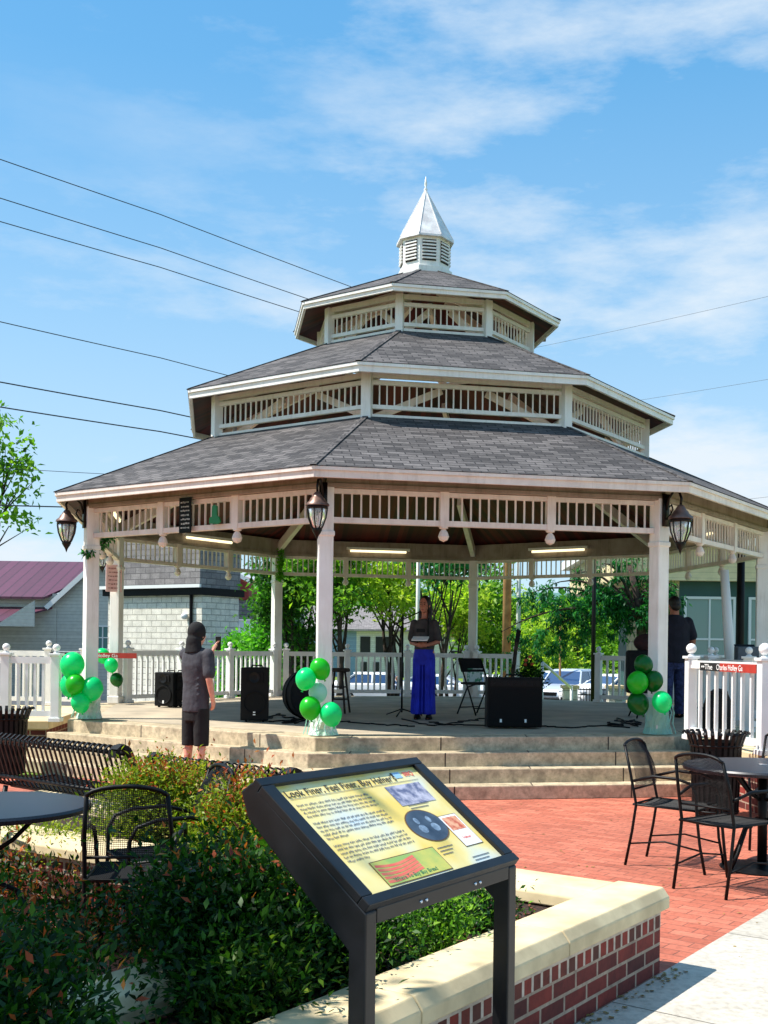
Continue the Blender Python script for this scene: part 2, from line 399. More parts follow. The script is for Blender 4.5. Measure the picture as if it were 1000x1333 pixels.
# ------------------------------------------------------------------ camera, light, sky
cam = bpy.data.cameras.new('camera'); co = bpy.data.objects.new('camera', cam); COL.objects.link(co)
cam.sensor_fit = 'VERTICAL'; cam.sensor_height = 36; cam.lens = F/1333*36
cam.shift_x = (500-PX)/1333; cam.shift_y = (HZ-666.5)/1333
cam.clip_end = 3000; cam.clip_start = .05
co.matrix_world = Matrix.Translation((0, 0, CZ)) @ Matrix.Rotation(R(90), 4, 'X') @ Matrix.Rotation(-ROLL, 4, 'Z')
SC.camera = co
SUN_EL, SUN_B = 56, -8
sd = Vector((-math.cos(R(SUN_B))*math.cos(R(SUN_EL)), math.sin(R(SUN_B))*math.cos(R(SUN_EL)), math.sin(R(SUN_EL))))
sl = bpy.data.lights.new('sun', 'SUN'); sl.energy = 5.0; sl.angle = R(.5); sl.color = (1, .95, .87)
so = bpy.data.objects.new('sun', sl); COL.objects.link(so); so.rotation_euler = sd.to_track_quat('Z', 'Y').to_euler(); so.location = (0, 0, 30)
w = bpy.data.worlds.new('World'); SC.world = w; w.use_nodes = True
nt = w.node_tree; bg = nt.nodes['Background']
sky = nt.nodes.new('ShaderNodeTexSky'); sky.sky_type = 'NISHITA'; sky.sun_disc = False
sky.sun_elevation = R(SUN_EL); sky.sun_rotation = math.atan2(sd.x, sd.y) % (2*math.pi)
sky.air_density = 1.0; sky.dust_density = .4; sky.ozone_density = 1.6
tc = nt.nodes.new('ShaderNodeTexCoord')
mp = nt.nodes.new('ShaderNodeMapping'); mp.inputs['Scale'].default_value = (1.0, 1.0, 3.2); mp.inputs['Rotation'].default_value = (0, R(12), R(20)); mp.inputs['Location'].default_value = (.6, .2, .35)
nt.links.new(tc.outputs['Generated'], mp.inputs[0])
n1 = noise(nt, 2.6, 12, .62, mp.outputs[0])
n2 = noise(nt, .9, 3, .5, mp.outputs[0])
f1 = ramp(nt, n1, [(.47, (0, 0, 0, 1)), (.55, (.5, .5, .5, 1)), (.64, (1, 1, 1, 1))])
f2 = ramp(nt, n2, [(.38, (.12, .12, .12, 1)), (.55, (1, 1, 1, 1))])
cl = mix(nt, 1, f1, f2, 'MULTIPLY')
sp = nt.nodes.new('ShaderNodeSeparateXYZ'); nt.links.new(tc.outputs['Generated'], sp.inputs[0])
hz = ramp(nt, sp.outputs['Z'], [(.0, (.50, .50, .50, 1)), (.16, (.36, .36, .36, 1)), (.32, (.12, .12, .12, 1)), (.46, (0, 0, 0, 1))])
ad = nt.nodes.new('ShaderNodeMath'); ad.operation = 'MULTIPLY_ADD'; ad.inputs[1].default_value = .75; ad.use_clamp = True
nt.links.new(cl, ad.inputs[0]); nt.links.new(hz, ad.inputs[2])
skyc = mix(nt, 1, sky.outputs[0], (.98, 1.56, 1.80, 1), 'MULTIPLY')
even = ramp(nt, sp.outputs['Z'], [(.0, (3.5, 5.7, 7.6, 1)), (.25, (2.1, 4.9, 7.5, 1)), (.55, (1.05, 3.8, 7.1, 1))])
skyc = mix(nt, .65, skyc, even)
skym = mix(nt, ad.outputs[0], skyc, (6.6, 7.4, 8.1, 1))
nt.links.new(skym, bg.inputs['Color']); bg.inputs['Strength'].default_value = .079
vs = SC.view_settings; vs.view_transform = 'Standard'; vs.look = 'None'; vs.exposure = .64; vs.gamma = 1; vs.use_curve_mapping = False
# ------------------------------------------------------------------ setting
OX, OY, A0 = -.18, 17.128, -11.35
def P(k, r, z=0, off=0):
    a = R(A0+45*k+off); return (r*math.sin(a), -r*math.cos(a), z)
def PW(k, r, z=0, off=0):
    p = P(k, r, z, off); return (p[0]+OX, p[1]+OY, p[2])
U = Vector((.565, .825, 0)).normalized(); N = Vector((U.y, -U.x, 0)); Wd = -N
ys = [-60, 25, 50, 70, 700]
gb = MB(); gb.add([(x, y, gz(y)) for y in ys for x in (-700, 700)], [(2*i, 2*i+1, 2*i+3, 2*i+2) for i in range(4)])
struct(gb.build('ground', 'grass'))
C0 = Vector((1.14, 5.40, 0))
def un(a, b, z=0): return tuple(C0+U*a+N*b+Vector((0, 0, z)))
b = MB(); b.add([(-14, -3, .004), (14, -3, .004), (14, 13, .004), (-14, 13, .004)], [(0, 1, 2, 3)])
struct(b.build('brick_plaza', 'paver'))
b = MB(); b.add([un(-9, .0, .009), un(-9, 5, .009), un(12, 5, .009), un(12, .0, .009)], [(0, 1, 2, 3)])
struct(b.build('sidewalk', 'walk'))
b = MB(); b.add([(-30, 24.9, gz(25)+.004), (60, 24.9, gz(25)+.004), (60, 50, gz(50)+.004), (-30, 50, gz(50)+.004)], [(0, 1, 2, 3)])
b.add([(1, 50, gz(50)+.004), (60, 50, gz(50)+.004), (60, 70, gz(70)+.004), (1, 70, gz(70)+.004)], [(0, 1, 2, 3)])
b.add([(-30, 50, gz(50)+.004), (1, 50, gz(50)+.004), (1, 66, gz(66)+.004), (-30, 66, gz(66)+.004)], [(0, 1, 2, 3)])
struct(b.build('parking_lot', 'asphalt'))
b = MB(); b.add([(-40, 84, -1.494), (40, 78, -1.494), (40, 90, -1.494), (-40, 104, -1.494)], [(0, 1, 2, 3)])
struct(b.build('road', 'road'))
hb = MB(); hx = np.linspace(-260, 330, 60)
top = [(x, 330, 10+6*math.sin(x*.016+1)+2.5*math.sin(x*.05)) for x in hx]
hb.add([(x, 300, -1.6) for x in hx]+top+[(x, 420, 4) for x in hx], [(i, i+1, i+61, i+60) for i in range(59)]+[(60+i, 61+i, 121+i, 120+i) for i in range(59)])
struct(hb.build('hills', 'hill', smooth='all'))

# ------------------------------------------------------------------ gazebo
gaz = thing('gazebo', 'large white octagonal park gazebo with three tiers of grey shingle roof and a louvred cupola', 'gazebo', (OX, OY, 0))
def octa(r, z, ks=range(8)): return [P(k, r, z) for k in ks]
mb = MB(); mb.prism([p[:2] for p in octa(5.36, 0)], 0, .6); mb.build('stage_platform', 'limestone', gaz, bevel=.012)
mb = MB(); mb.prism([p[:2] for p in octa(5.04, 0)], .58, .606); mb.build('stage_floor', 'floor', gaz)
rr = [5.36, 5.62, 5.88, 6.14]
for k in (1, 2, 3):
    ri, ro = rr[k-1], rr[k]
    mb = MB(); poly = [P(-1, ri)[:2], P(0, ri)[:2], P(1, ri)[:2], P(1, ro)[:2], P(0, ro)[:2], P(-1, ro)[:2]]
    mb.prism(poly, 0, .6-.15*k); mb.build('stair_step', 'limestone', gaz, bevel=.01)
for k in range(8):
    mb = MB(); a = R(A0+45*k); x, y, _ = P(k, 5.08)
    mb.zbox(x, y, .602, 3.34, .165, .165, a+R(22.5 if k in (0,) else 0))
    mb.zbox(x, y, .602, .72, .20, .20, a+R(22.5 if k in (0,) else 0))
    mb.zbox(x, y, 2.78, 2.84, .19, .19, a+R(22.5 if k in (0,) else 0))
    mb.build('column', 'white', gaz, bevel=.012)
def between(k, r, k2=None): return Vector(P(k, r)), Vector(P(k+1, r))
for k in range(8):
    p, q = Vector(P(k, 5.08)), Vector(P(k+1, 5.08)); d = (q-p).normalized()
    z = lambda v, h: v+Vector((0, 0, h))
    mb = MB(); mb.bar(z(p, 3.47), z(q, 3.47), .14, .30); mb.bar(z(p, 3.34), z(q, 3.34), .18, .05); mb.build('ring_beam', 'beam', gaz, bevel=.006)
    mb = MB(); p2, q2 = p+d*.08, q-d*.08
    mb.bar(z(p2, 3.285), z(q2, 3.285), .07, .05); mb.bar(z(p2, 2.965), z(q2, 2.965), .08, .06)
    L = (q2-p2).length; ns = 36
    for i in range(1, ns):
        if i % 12 == 0: continue
        c = p2+d*(L*i/ns); mb.bar(z(c, 2.995), z(c, 3.26), .019, .019, up=d)
    for i in (1, 2):
        c = p2+d*(L*i/3); mb.bar(z(c, 2.93), z(c, 3.318), .1, .1, up=d)
        mb.lathe([(.0, -.17), (.045, -.15), (.062, -.11), (.045, -.06), (.022, -.03), (.05, -.02), (.05, 0)], (c.x, c.y, 2.932), 12)
    mb.build('spindle_frieze', 'cream', gaz)
    a = Vector(P(k, 5.0, 3.46)); e = Vector(P(k, 3.36, 4.27)); mb = MB(); mb.bar(a, e, .09, .16); mb.build('rafter', 'cream', gaz)
    # knee brace from the column top
def roof_tier(r0, z0, r1, z1, fas, name='roof'):
    t = MB(); 
    for k in range(8):
        t.add([P(k, r0+.03, z0), P(k+1, r0+.03, z0), P(k+1, r1, z1), P(k, r1, z1)], [(0, 1, 2, 3)])
    o = t.build(name, 'shingle', gaz)
    u = MB()
    for k in range(8):
        u.add([P(k, r0-.01, z0-.05), P(k+1, r0-.01, z0-.05), P(k+1, r1, z1-.07), P(k, r1, z1-.07)], [(3, 2, 1, 0)])
    u.build('ceiling_boards', 'boards', o)
    for k in range(8):
        h = MB(); a, e = Vector(P(k, r0+.03, z0+.004)), Vector(P(k, r1, z1+.004)); h.bar(a, e, .07, .012); h.build('hip_cap', 'shingle', o)
    f = MB()
    for k in range(8):
        A_, B_, C_, D_ = P(k, r0, z0-fas), P(k+1, r0, z0-fas), P(k+1, r0-.04, z0-fas), P(k, r0-.04, z0-fas)
        up = Vector((0, 0, fas-.008)); f.plate([A_, B_, C_, D_], up)
        g0 = [P(k, r0+.022, z0-.045), P(k+1, r0+.022, z0-.045), P(k+1, r0+.003, z0-.045), P(k, r0+.003, z0-.045)]
        f.plate(g0, Vector((0, 0, .038)))
    f.build('fascia', 'white' if name != 'lower_roof' else 'cream', o)
    return o
roof_tier(5.533, 3.49, 3.36, 4.47, .12, 'lower_roof')
roof_tier(3.783, 5.037, 1.62, 6.03, .12, 'middle_roof')
roof_tier(2.076, 6.541, .36, 7.30, .10, 'upper_roof')
def clerestory(r, zb, zt, rail0, rail1, n, pw):
    for k in range(8):
        x, y, _ = P(k, r); mb = MB(); mb.zbox(x, y, zb-.06, zt, pw, pw, R(A0+45*k)); mb.build('clerestory_post', 'white', gaz, bevel=.006)
        p, q = Vector(P(k, r)), Vector(P(k+1, r)); d = (q-p).normalized(); p += d*pw*.5; q -= d*pw*.5
        z = lambda v, h: v+Vector((0, 0, h)); inn = Vector((-p.x-q.x, -p.y-q.y, 0)).normalized()
        mb = MB(); mb.bar(z(p, zb+.015), z(q, zb+.015), .05, .05)
        mb.bar(z(p, rail0), z(q, rail0), .05, .05); mb.bar(z(p, rail1), z(q, rail1), .05, .05); mb.bar(z(p, zt-.03), z(q, zt-.03), .05, .06)
        L = (q-p).length
        for i in range(1, n):
            c = p+d*(L*i/n); mb.bar(z(c, rail0+.03), z(c, rail1-.03), .017, .017, up=d)
        mb.build('spindle_panel', 'white', gaz)
        mb = MB(); m_ = (p+q)/2+inn*.25
        mb.bar(z(p+inn*.25, zb+.02), z(m_-d*L*.12, zt-.12), .05, .09); mb.build('arch_brace', 'cream', gaz)
        mb = MB(); mb.bar(z(q+inn*.25, zb+.02), z(m_+d*L*.12, zt-.12), .05, .09); mb.build('arch_brace', 'cream', gaz)
        a = Vector(P(k, r-.03, zt-.1)); e = Vector(P(k, max(.4, r-1.7), zt-.1+(min(1.7, r-.43))*.455)); mb = MB(); mb.bar(a, e, .07, .12); mb.build('rafter', 'cream', gaz)
clerestory(3.38, 4.44, 5.0, 4.575, 4.88, 26, .125)
clerestory(1.65, 6.0, 6.52, 6.10, 6.38, 13, .11)
# cupola
cup = MB(); cup.prism([p[:2] for p in octa(.39, 0)], 7.16, 7.83)
cup.prism([p[:2] for p in octa(.43, 0)], 7.2, 7.36)
co_ = cup.build('cupola', 'white', gaz, bevel=.004)
for k in range(8):
    p, q = Vector(P(k, .394)), Vector(P(k+1, .394)); d = (q-p).normalized(); inn = Vector((-(p+q).x, -(p+q).y, 0)).normalized(); L = (q-p).length
    lv = MB(); a, e = p+d*.045, q-d*.045
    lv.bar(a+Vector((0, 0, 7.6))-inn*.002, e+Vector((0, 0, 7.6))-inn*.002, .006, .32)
    lv.cur = 1
    for i in range(6): 
        zz = 7.475+.05*i; lv.bar(a+Vector((0, 0, zz))-inn*.014, e+Vector((0, 0, zz))-inn*.014, .022, .022)
    lv.build('louvre', ['dark', 'white'], co_)
sp_ = MB()
for k in range(8): sp_.add([P(k, .455, 7.80), P(k+1, .455, 7.80), P(k+1, .452, 7.83), P(k, .452, 7.83)], [(0, 1, 2, 3)]); sp_.add([P(k, .452, 7.83), P(k+1, .452, 7.83), P(k+1, .012, 8.64), P(k, .012, 8.64)], [(0, 1, 2, 3)])
sp_.add(octa(.455, 7.80), [tuple(range(8))])
for k in range(8): sp_.bar(P(k, .45, 7.835), P(k, .016, 8.635), .016, .012)
M['spire'] = var('painted_metal_spire', rgb(232, 230, 228), rgb(196, 192, 192), 6, .4, .1, bs=.1)
s_ = sp_.build('spire', 'spire', co_)
fn = MB(); fn.lathe([(.012, 8.60), (.03, 8.66), (.012, 8.69), (.022, 8.73), (.018, 8.78), (.004, 8.86)], (0, 0, 0), 10); fn.build('finial', 'whitev', s_, smooth='all')

# fluorescent fixtures on the inner face of the ring beam
for k, lab in ((-3, 'lit fluorescent tube light on the beam between the two rear left columns'), (4, 'lit fluorescent tube light on the beam right of the person in blue trousers'), (3, 'lit fluorescent tube light on the beam right of the right front column'), (-4, 'lit fluorescent tube light on the beam above the person in blue trousers'), (-2, 'lit fluorescent tube light on the beam above the left stage opening')):
    kk = {-3: -3, 4: 3, 3: 2, -4: 4, -2: -2}[k]
    p, q = Vector(P(kk, 4.93)), Vector(P(kk+1, 4.93)); m_ = (p+q)/2; d = (q-p).normalized()
    t = thing('fluorescent_light', lab, 'ceiling light', (OX+m_.x, OY+m_.y, 3.46), math.atan2(d.y, d.x), 'tube lights around the gazebo beam')
    b1 = MB(); b1.box((0, 0, .02), (1.24, .06, .05)); b1.build('housing', 'white', t)
    b2 = MB(); b2.path([(-.55, .0, -.025), (.55, .0, -.025)], .022, 10); b2.build('tube', 'tube', t, smooth='all')

# ------------------------------------------------------------------ railings
def railing(label, pts, zb, h=.86, posts=None, ball=.048, mat='whitev', pitch=.11, group='white picket railings'):
    pts = [Vector(p) for p in pts]
    t = thing('railing', label, 'railing', (pts[0].x, pts[0].y, zb), 0, group); o = pts[0]
    for i, p in enumerate(pts):
        if posts and not posts[i]: continue
        x, y = p.x-o.x, p.y-o.y; d = (pts[min(i+1, len(pts)-1)]-pts[max(0, i-1)]); a = math.atan2(d.y, d.x)
        mb = MB(); mb.zbox(x, y, 0, h+.02, .11, .11, a); mb.zbox(x, y, h+.02, h+.05, .15, .15, a); mb.zbox(x, y, 0, .05, .15, .15, a); po = mb.build('post', mat, t, bevel=.005)
        mb = MB(); mb.lathe([(.045, h+.05), (.03, h+.065), (.02, h+.075)], (x, y, 0), 12); mb.ell((x, y, h+.075+ball), ball, 16, 10); mb.build('ball_finial', mat, po, smooth='all')
    for p, q in zip(pts, pts[1:]):
        p, q = p-o, q-o; p.z = q.z = 0; L = (q-p).length; d = (q-p).normalized(); p2, q2 = p+d*.056, q-d*.056; L2 = (q2-p2).length
        mb = MB(); mb.bar(p2+Vector((0, 0, h-.04)), q2+Vector((0, 0, h-.04)), .05, .085); mb.bar(p2+Vector((0, 0, .1)), q2+Vector((0, 0, .1)), .045, .07)
        n = max(2, int(L2/pitch))
        for i in range(1, n): c = p2+d*(L2*i/n); mb.bar(c+Vector((0, 0, .135)), c+Vector((0, 0, h-.082)), .034, .034, up=d)
        mb.build('picket_panel', mat, t)
    return t
def side(k0, k1, r, n, a=0., b=1.):
    p, q = Vector(PW(k0, r)), Vector(PW(k1, r)); return [tuple(p.lerp(q, a+(b-a)*i/n)) for i in range(n+1)]
railing('white picket railing at the rear left of the stage behind the hooded person', side(-2, -3, 5.0, 3, .04, .97), .606)
railing('white picket railing across the back of the stage, behind the microphone stand', side(-3, 4, 5.0, 3, .04, .97), .606)
railing('short white picket railing behind the folding chair', side(4, 3, 5.0, 1, .03, .26), .606)
railing('white picket railing at the rear right behind the dark green balloons', side(4, 3, 5.0, 1, .72, .97), .606)
railing('white picket railing behind the person in the navy shirt', side(3, 2, 5.0, 3, .04, .97), .606)
# ramp and landing at the left and the right
def landing(label, poly, z, name):
    t = thing(name, label, 'raised landing', (poly[0][0], poly[0][1], 0))
    o = poly[0]; pl = [(x-o[0], y-o[1]) for x, y in poly]
    mb = MB(); mb.prism(pl, 0, z-.11); mb.build('brick_wall', 'redbrick', t)
    cx = sum(p[0] for p in pl)/len(pl); cy = sum(p[1] for p in pl)/len(pl)
    mb = MB(); mb.prism([(cx+(x-cx)*1.012+(.03 if x > cx else -.03), cy+(y-cy)*1.01+(.04 if y > cy else -.05)) for x, y in pl], z-.11, z); mb.build('stone_cap', 'cap', t, bevel=.01)
    return t
landing('brick ramp landing with a pale stone edge at the left side of the stage', [(-4.98, 14.35), (-9.6, 14.05), (-9.6, 18.2), (-5.45, 17.8)], .57, 'ramp_landing')
landing('brick landing with a pale stone edge at the right end of the steps', [(2.98, 12.35), (3.22, 10.42), (8.6, 10.9), (8.6, 15.7), (4.95, 15.95)], .597, 'ramp_landing')
railing('white picket railing along the left ramp, in front of the grey house', [(-4.78, 14.12, 0), (-5.42, 14.12, 0), (-7.2, 14.12, 0), (-9, 14.12, 0)], .575, .82, pitch=.095)
railing('white picket railing at the far side of the left ramp with a red banner', [(-5.55, 17.75, 0), (-6.15, 17.8, 0), (-7.9, 17.9, 0), (-9.4, 17.95, 0)], .575, .87)
rr1 = railing('white picket railing with ball tops in front of the navy shirted person, carrying the banner', [(2.88, 12.28, 0), (3.16, 10.5, 0)], .60, .87, ball=.058, pitch=.19)
railing('white picket railing turning right beside the front landing post', [(3.16, 10.5, 0), (5.2, 10.68, 0)], .60, .87, [False, True], pitch=.15)
railing('white picket railing on the far side of the right landing', [(3.66, 14.5, 0), (3.84, 13.4, 0), (5.6, 13.4, 0)], .60, .87, ball=.045)
# banners
def banner(label, p, q, z0, z1, name='banner', full=True):
    p, q = Vector(p), Vector(q); d = (q-p); L = d.length; d.normalize(); a = math.atan2(d.y, d.x); h = z1-z0
    t = thing(name, label, 'banner', (p.x, p.y, z0), a)
    mb = MB(); mb.box((L*.19, 0, h/2), (L*.38, .008, h)); mb.cur = 1; mb.box((L*.69, 0, h/2), (L*.62, .008, h)); mb.build('cloth', ['blackcloth', 'redpaint'], t)
    textmesh('lettering', '\u2022\u2022The', h*.95, 'paper', t, (L*.03, -.006, h*.17), (R(90), 0, 0), sx=1.6)
    textmesh('lettering', 'Charles Holley Ga', h*.95, 'paper', t, (L*.32, -.006, h*.17), (R(90), 0, 0), sx=1.15*L/1.5)
    return t
a_, b_ = Vector((2.88, 12.28, 0)), Vector((3.16, 10.5, 0)); dd = (b_-a_).normalized(); nn = Vector((dd.y, -dd.x, 0))
banner('narrow black and red banner tied to the top rail of the front right railing', a_+dd*.36+nn*.045, b_-dd*.08+nn*.045, 1.37, 1.455)
banner('narrow black and red banner on the far left ramp railing', (-6.1, 17.73, 0), (-4.7, 17.66, 0), 1.345, 1.43)

# ------------------------------------------------------------------ lanterns
def lantern():
    t = thing('lantern', 'x', 'lantern')
    mb = MB(); mb.box((0, -.01, 0), (.09, .02, .34)); 
    pts = [(0, -.02, -.05)]+[(0, -.02-.2*math.sin(R(a))*1.0-.02, .02+.19-.19*math.cos(R(a))) for a in range(15, 181, 15)]
    pts = [(0, -.02, .0), (0, -.05, .12), (0, -.12, .19), (0, -.2, .17), (0, -.23, .10), (0, -.22, .04)]
    mb.path(pts, .014, 8)
    mb.path([(0, -.02, -.1), (0, -.07, -.06), (0, -.11, .0), (0, -.09, .05), (0, -.06, .03)], .009, 6)
    mb.build('bracket', 'bronze', t, smooth='all')
    c = (0, -.22, 0)
    mb = MB(); mb.lathe([(.012, .04), (.03, .03), (.05, .0), (.06, -.02), (.075, -.03), (.09, -.06), (.125, -.09), (.13, -.11), (.11, -.115)], c, 20); mb.build('lamp_cap', 'lampcap', t, smooth=True)
    mb = MB(); mb.lathe([(.10, -.12), (.105, -.16), (.095, -.24), (.06, -.33), (.035, -.37)], c, 20); g_ = mb.build('glass_globe', 'glass', t, smooth='all')
    mb = MB()
    for k in range(8):
        a = k*math.pi/4; mb.path([(c[0]+r_*math.cos(a), c[1]+r_*math.sin(a), z_) for r_, z_ in ((.108, -.115), (.112, -.16), (.10, -.24), (.064, -.335), (.04, -.37))], .007, 5)
    mb.lathe([(.05, -.35), (.055, -.37), (.04, -.4), (.02, -.43), (.012, -.45), (.002, -.48)], c, 14)
    mb.lathe([(.112, -.115), (.118, -.13), (.112, -.145)], c, 20)
    mb.path([(c[0], c[1], -.12), (c[0], c[1], -.22)], .012, 6)
    mb.build('cage', 'bronze', t, smooth=True); return t
lt = lantern(); lanterns = []
for i, (k, dk, lab, sc) in enumerate(((0, 0, 'bronze hanging lantern on the front left column above the balloons', 1), (-1, 0, 'bronze hanging lantern on the outer left column against the sky', 1.05), (1, 0, 'bronze hanging lantern on the front right column', 1.1), (-2, 0, 'small bronze hanging lantern on the rear left column behind the garland', .8), (4, 0, 'bronze hanging lantern on the rear right column outside the stage', .8))):
    x, y, _ = PW(k, 5.17); z = (3.19, 3.24, 3.2, 3.12, 3.1)[i]
    o = lt if i == 0 else dup(lt, (0, 0, 0), 0)
    o.location = (x, y, z); o.rotation_euler = (0, 0, R(A0+45*k)); o.scale = (sc,)*3
    o['label'] = lab; o['group'] = 'hanging lanterns on the gazebo columns'
# ------------------------------------------------------------------ planters in the foreground
def wall_run(t, p, q, th=.24, h=.32, cap=.10, over=.035, jo=1.05, ends=(0, 0)):
    p, q = Vector(p), Vector(q); d = (q-p).normalized(); s = Vector((-d.y, d.x, 0)); L = (q-p).length
    up = Vector((0, 0, 1)); m_ = (p+q)/2
    mb = MB(); mb.bar(p+up*(h-.09)/2, q+up*(h-.09)/2, th, h-.09); mb.build('brick_wall', 'redbrick', t)
    mb = MB(); mb.bar(p+up*(h-.045), q+up*(h-.045), th+.004, .088); mb.build('brick_course', 'soldier', t)
    n = max(1, round(L/jo)); a = p-d*ends[0]; L2 = L+ends[0]+ends[1]
    for i in range(n):
        x0, x1 = L2*i/n+(.003 if i else 0), L2*(i+1)/n-(.003 if i < n-1 else 0); w2 = th/2+over
        prof = [(-w2, 0), (w2, 0), (w2, cap*.55), (w2-.035, cap), (-w2+.035, cap), (-w2, cap*.55)]
        A1 = [a+d*x0+s*y+up*(h+z) for y, z in prof]; mb = MB(); mb.plate(A1, d*(x1-x0)); mb.build('cap_stone', 'cap', t, bevel=.006, fix=True)
def P3(*a): return Vector((a[0], a[1], 0))
tA = thing('brick_planter', 'low red brick planter with cream stone cap under the information panel', 'planter', (0, 0, 0))
o_ = .13
wall_run(tA, C0-N*o_-U*4.2, C0-N*o_-U*.0, ends=(0, .035), jo=.95)
wall_run(tA, C0-N*(2*o_-.01)-U*o_, C0-N*1.55-U*o_, ends=(0, 0), jo=.9)
# inner left wall of the narrow planter and the long band wall of the bed behind the table
K = Vector((-.03, 5.29, 0)); band_dir = Vector((-1.35, .87, 0)).normalized()
wall_run(tA, K-U*.1, K-U*3.2, ends=(0, 0), jo=1.0)
mb = MB(); mb.prism([tuple(v)[:2] for v in (C0-N*.2-U*4, C0-N*.2-U*.2, C0-N*1.6-U*.2, K-U*.1, K-U*3.2)], 0, .31); so_ = mb.build('planting_soil', 'soil', tA)
tB = thing('brick_planter', 'long brick planter with cream stone cap behind the left cafe table', 'planter', (0, 0, 0))
wall_run(tB, K+band_dir*.1, K+band_dir*4.4, jo=1.2)
bs = Vector((-band_dir.y, band_dir.x, 0)); bs = -bs if bs.y < 0 else bs
wall_run(tB, K+band_dir*1.2+bs*1.15, K+band_dir*4.4+bs*1.15, jo=1.2)
mb = MB(); mb.prism([tuple(v)[:2] for v in (K+bs*.1, K+band_dir*4.4+bs*.1, K+band_dir*4.4+bs*1.1, K+bs*1.1)], 0, .30); mb.build('planting_soil', 'soil', tB)

def shrub(label, x, y, z, blobs, mats, n, leaf, seed, redtop=None, clump=.09, cat='shrub', group='planter shrubs', name='shrub', aspect=.42, up=.5):
    t = thing(name, label, cat, (x, y, z), 0, group)
    g = random.Random(seed); mb = MB()
    for b in blobs:
        for _ in range(5):
            e = Vector((b[0]+g.uniform(-.6, .6)*b[3], b[1]+g.uniform(-.6, .6)*b[4], b[2]+g.uniform(-.2, .7)*b[5]))
            s0 = Vector((b[0]*.5+g.uniform(-.04, .04), b[1]*.5+g.uniform(-.04, .04), -.02)); mb.path([s0, s0.lerp(e, .5)+Vector((g.uniform(-.03, .03), g.uniform(-.03, .03), .03)), e], [.012, .008, .004], 5)
    mb.build('stems', 'bark', t)
    foliage('leaves', None, t, blobs, n, leaf, clump=clump, seed=seed, mats=mats, redtop=redtop, aspect=aspect, up=up, per=16, shell=.35)
    return t
sh = lambda *a, **k: shrub(*a, **k)
# big dark hedge, bottom left
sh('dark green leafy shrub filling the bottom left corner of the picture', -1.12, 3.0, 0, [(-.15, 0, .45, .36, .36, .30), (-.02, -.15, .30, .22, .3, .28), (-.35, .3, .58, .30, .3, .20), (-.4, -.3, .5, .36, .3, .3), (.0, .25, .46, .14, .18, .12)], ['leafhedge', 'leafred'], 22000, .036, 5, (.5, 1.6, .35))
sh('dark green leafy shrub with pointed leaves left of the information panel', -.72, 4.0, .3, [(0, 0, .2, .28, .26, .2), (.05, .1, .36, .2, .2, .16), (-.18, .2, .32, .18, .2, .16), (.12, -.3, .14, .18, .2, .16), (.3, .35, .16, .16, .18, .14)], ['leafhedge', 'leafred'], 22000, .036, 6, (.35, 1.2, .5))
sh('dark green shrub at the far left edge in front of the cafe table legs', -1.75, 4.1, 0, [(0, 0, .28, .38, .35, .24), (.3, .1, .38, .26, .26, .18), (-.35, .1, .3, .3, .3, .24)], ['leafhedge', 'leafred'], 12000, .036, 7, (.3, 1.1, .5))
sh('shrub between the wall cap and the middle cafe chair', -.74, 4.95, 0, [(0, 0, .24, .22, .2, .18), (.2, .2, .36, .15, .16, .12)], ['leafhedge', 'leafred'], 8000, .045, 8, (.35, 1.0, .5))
# yellow-green shrubs behind the band wall
sh('yellow green shrub with red tips behind the leftmost wall cap, right of the slatted bench', -1.66, 6.85, .28, [(0, 0, .24, .34, .3, .24), (-.16, .05, .38, .2, .2, .16), (.12, .05, .42, .18, .2, .14), (-.02, 0, .48, .16, .16, .10)], ['leafolive', 'leafred'], 14000, .032, 9, (.35, .85, .75), .07)
sh('yellow green shrub with red tips beside the upper left corner of the information panel', -1.0, 5.98, .28, [(0, 0, .28, .26, .22, .24), (.04, .05, .44, .2, .18, .16), (-.12, -.05, .3, .18, .16, .18), (.2, -.1, .3, .2, .18, .22)], ['leafolive', 'leafred'], 13000, .03, 10, (.3, .8, .7), .07)
sh('low green plants behind the left cafe table', -2.28, 6.75, .28, [(0, 0, .08, .22, .14, .12), (-.3, .15, .08, .18, .12, .1), (.28, -.12, .09, .16, .12, .11)], ['leafolive'], 2600, .03, 11)
sh('low green and reddish plants along the brick wall behind the left cafe table legs', -1.95, 6.0, 0, [(0, 0, .16, .3, .14, .2), (-.5, .25, .18, .3, .14, .2), (.45, -.3, .16, .26, .14, .18), (-.95, .5, .18, .3, .14, .2)], ['leafhedge', 'leafred'], 6000, .04, 15, (.05, .6, .55))
# small boxwoods inside the narrow planter
sh('small round green shrub under the panel, between its posts', .02, 4.55, .3, [(0, 0, .12, .14, .14, .12), (.06, .08, .2, .09, .1, .08)], ['leafmid', 'leafhedge'], 3200, .026, 12, (0, .4, .6), .05)
sh('small dark green shrub under the panel beside its left post', -.28, 4.22, .3, [(0, 0, .12, .2, .2, .15), (.05, .1, .2, .14, .14, .1)], ['leafhedge', 'leafmid'], 5000, .028, 13, (0, .4, .4), .05)
sh('green shrub right of the panel\'s centre, in the far end of the planter', .26, 4.98, .3, [(0, 0, .10, .12, .12, .10)], ['leafhedge', 'leafmid'], 2000, .026, 14, (0, .4, .5), .05)
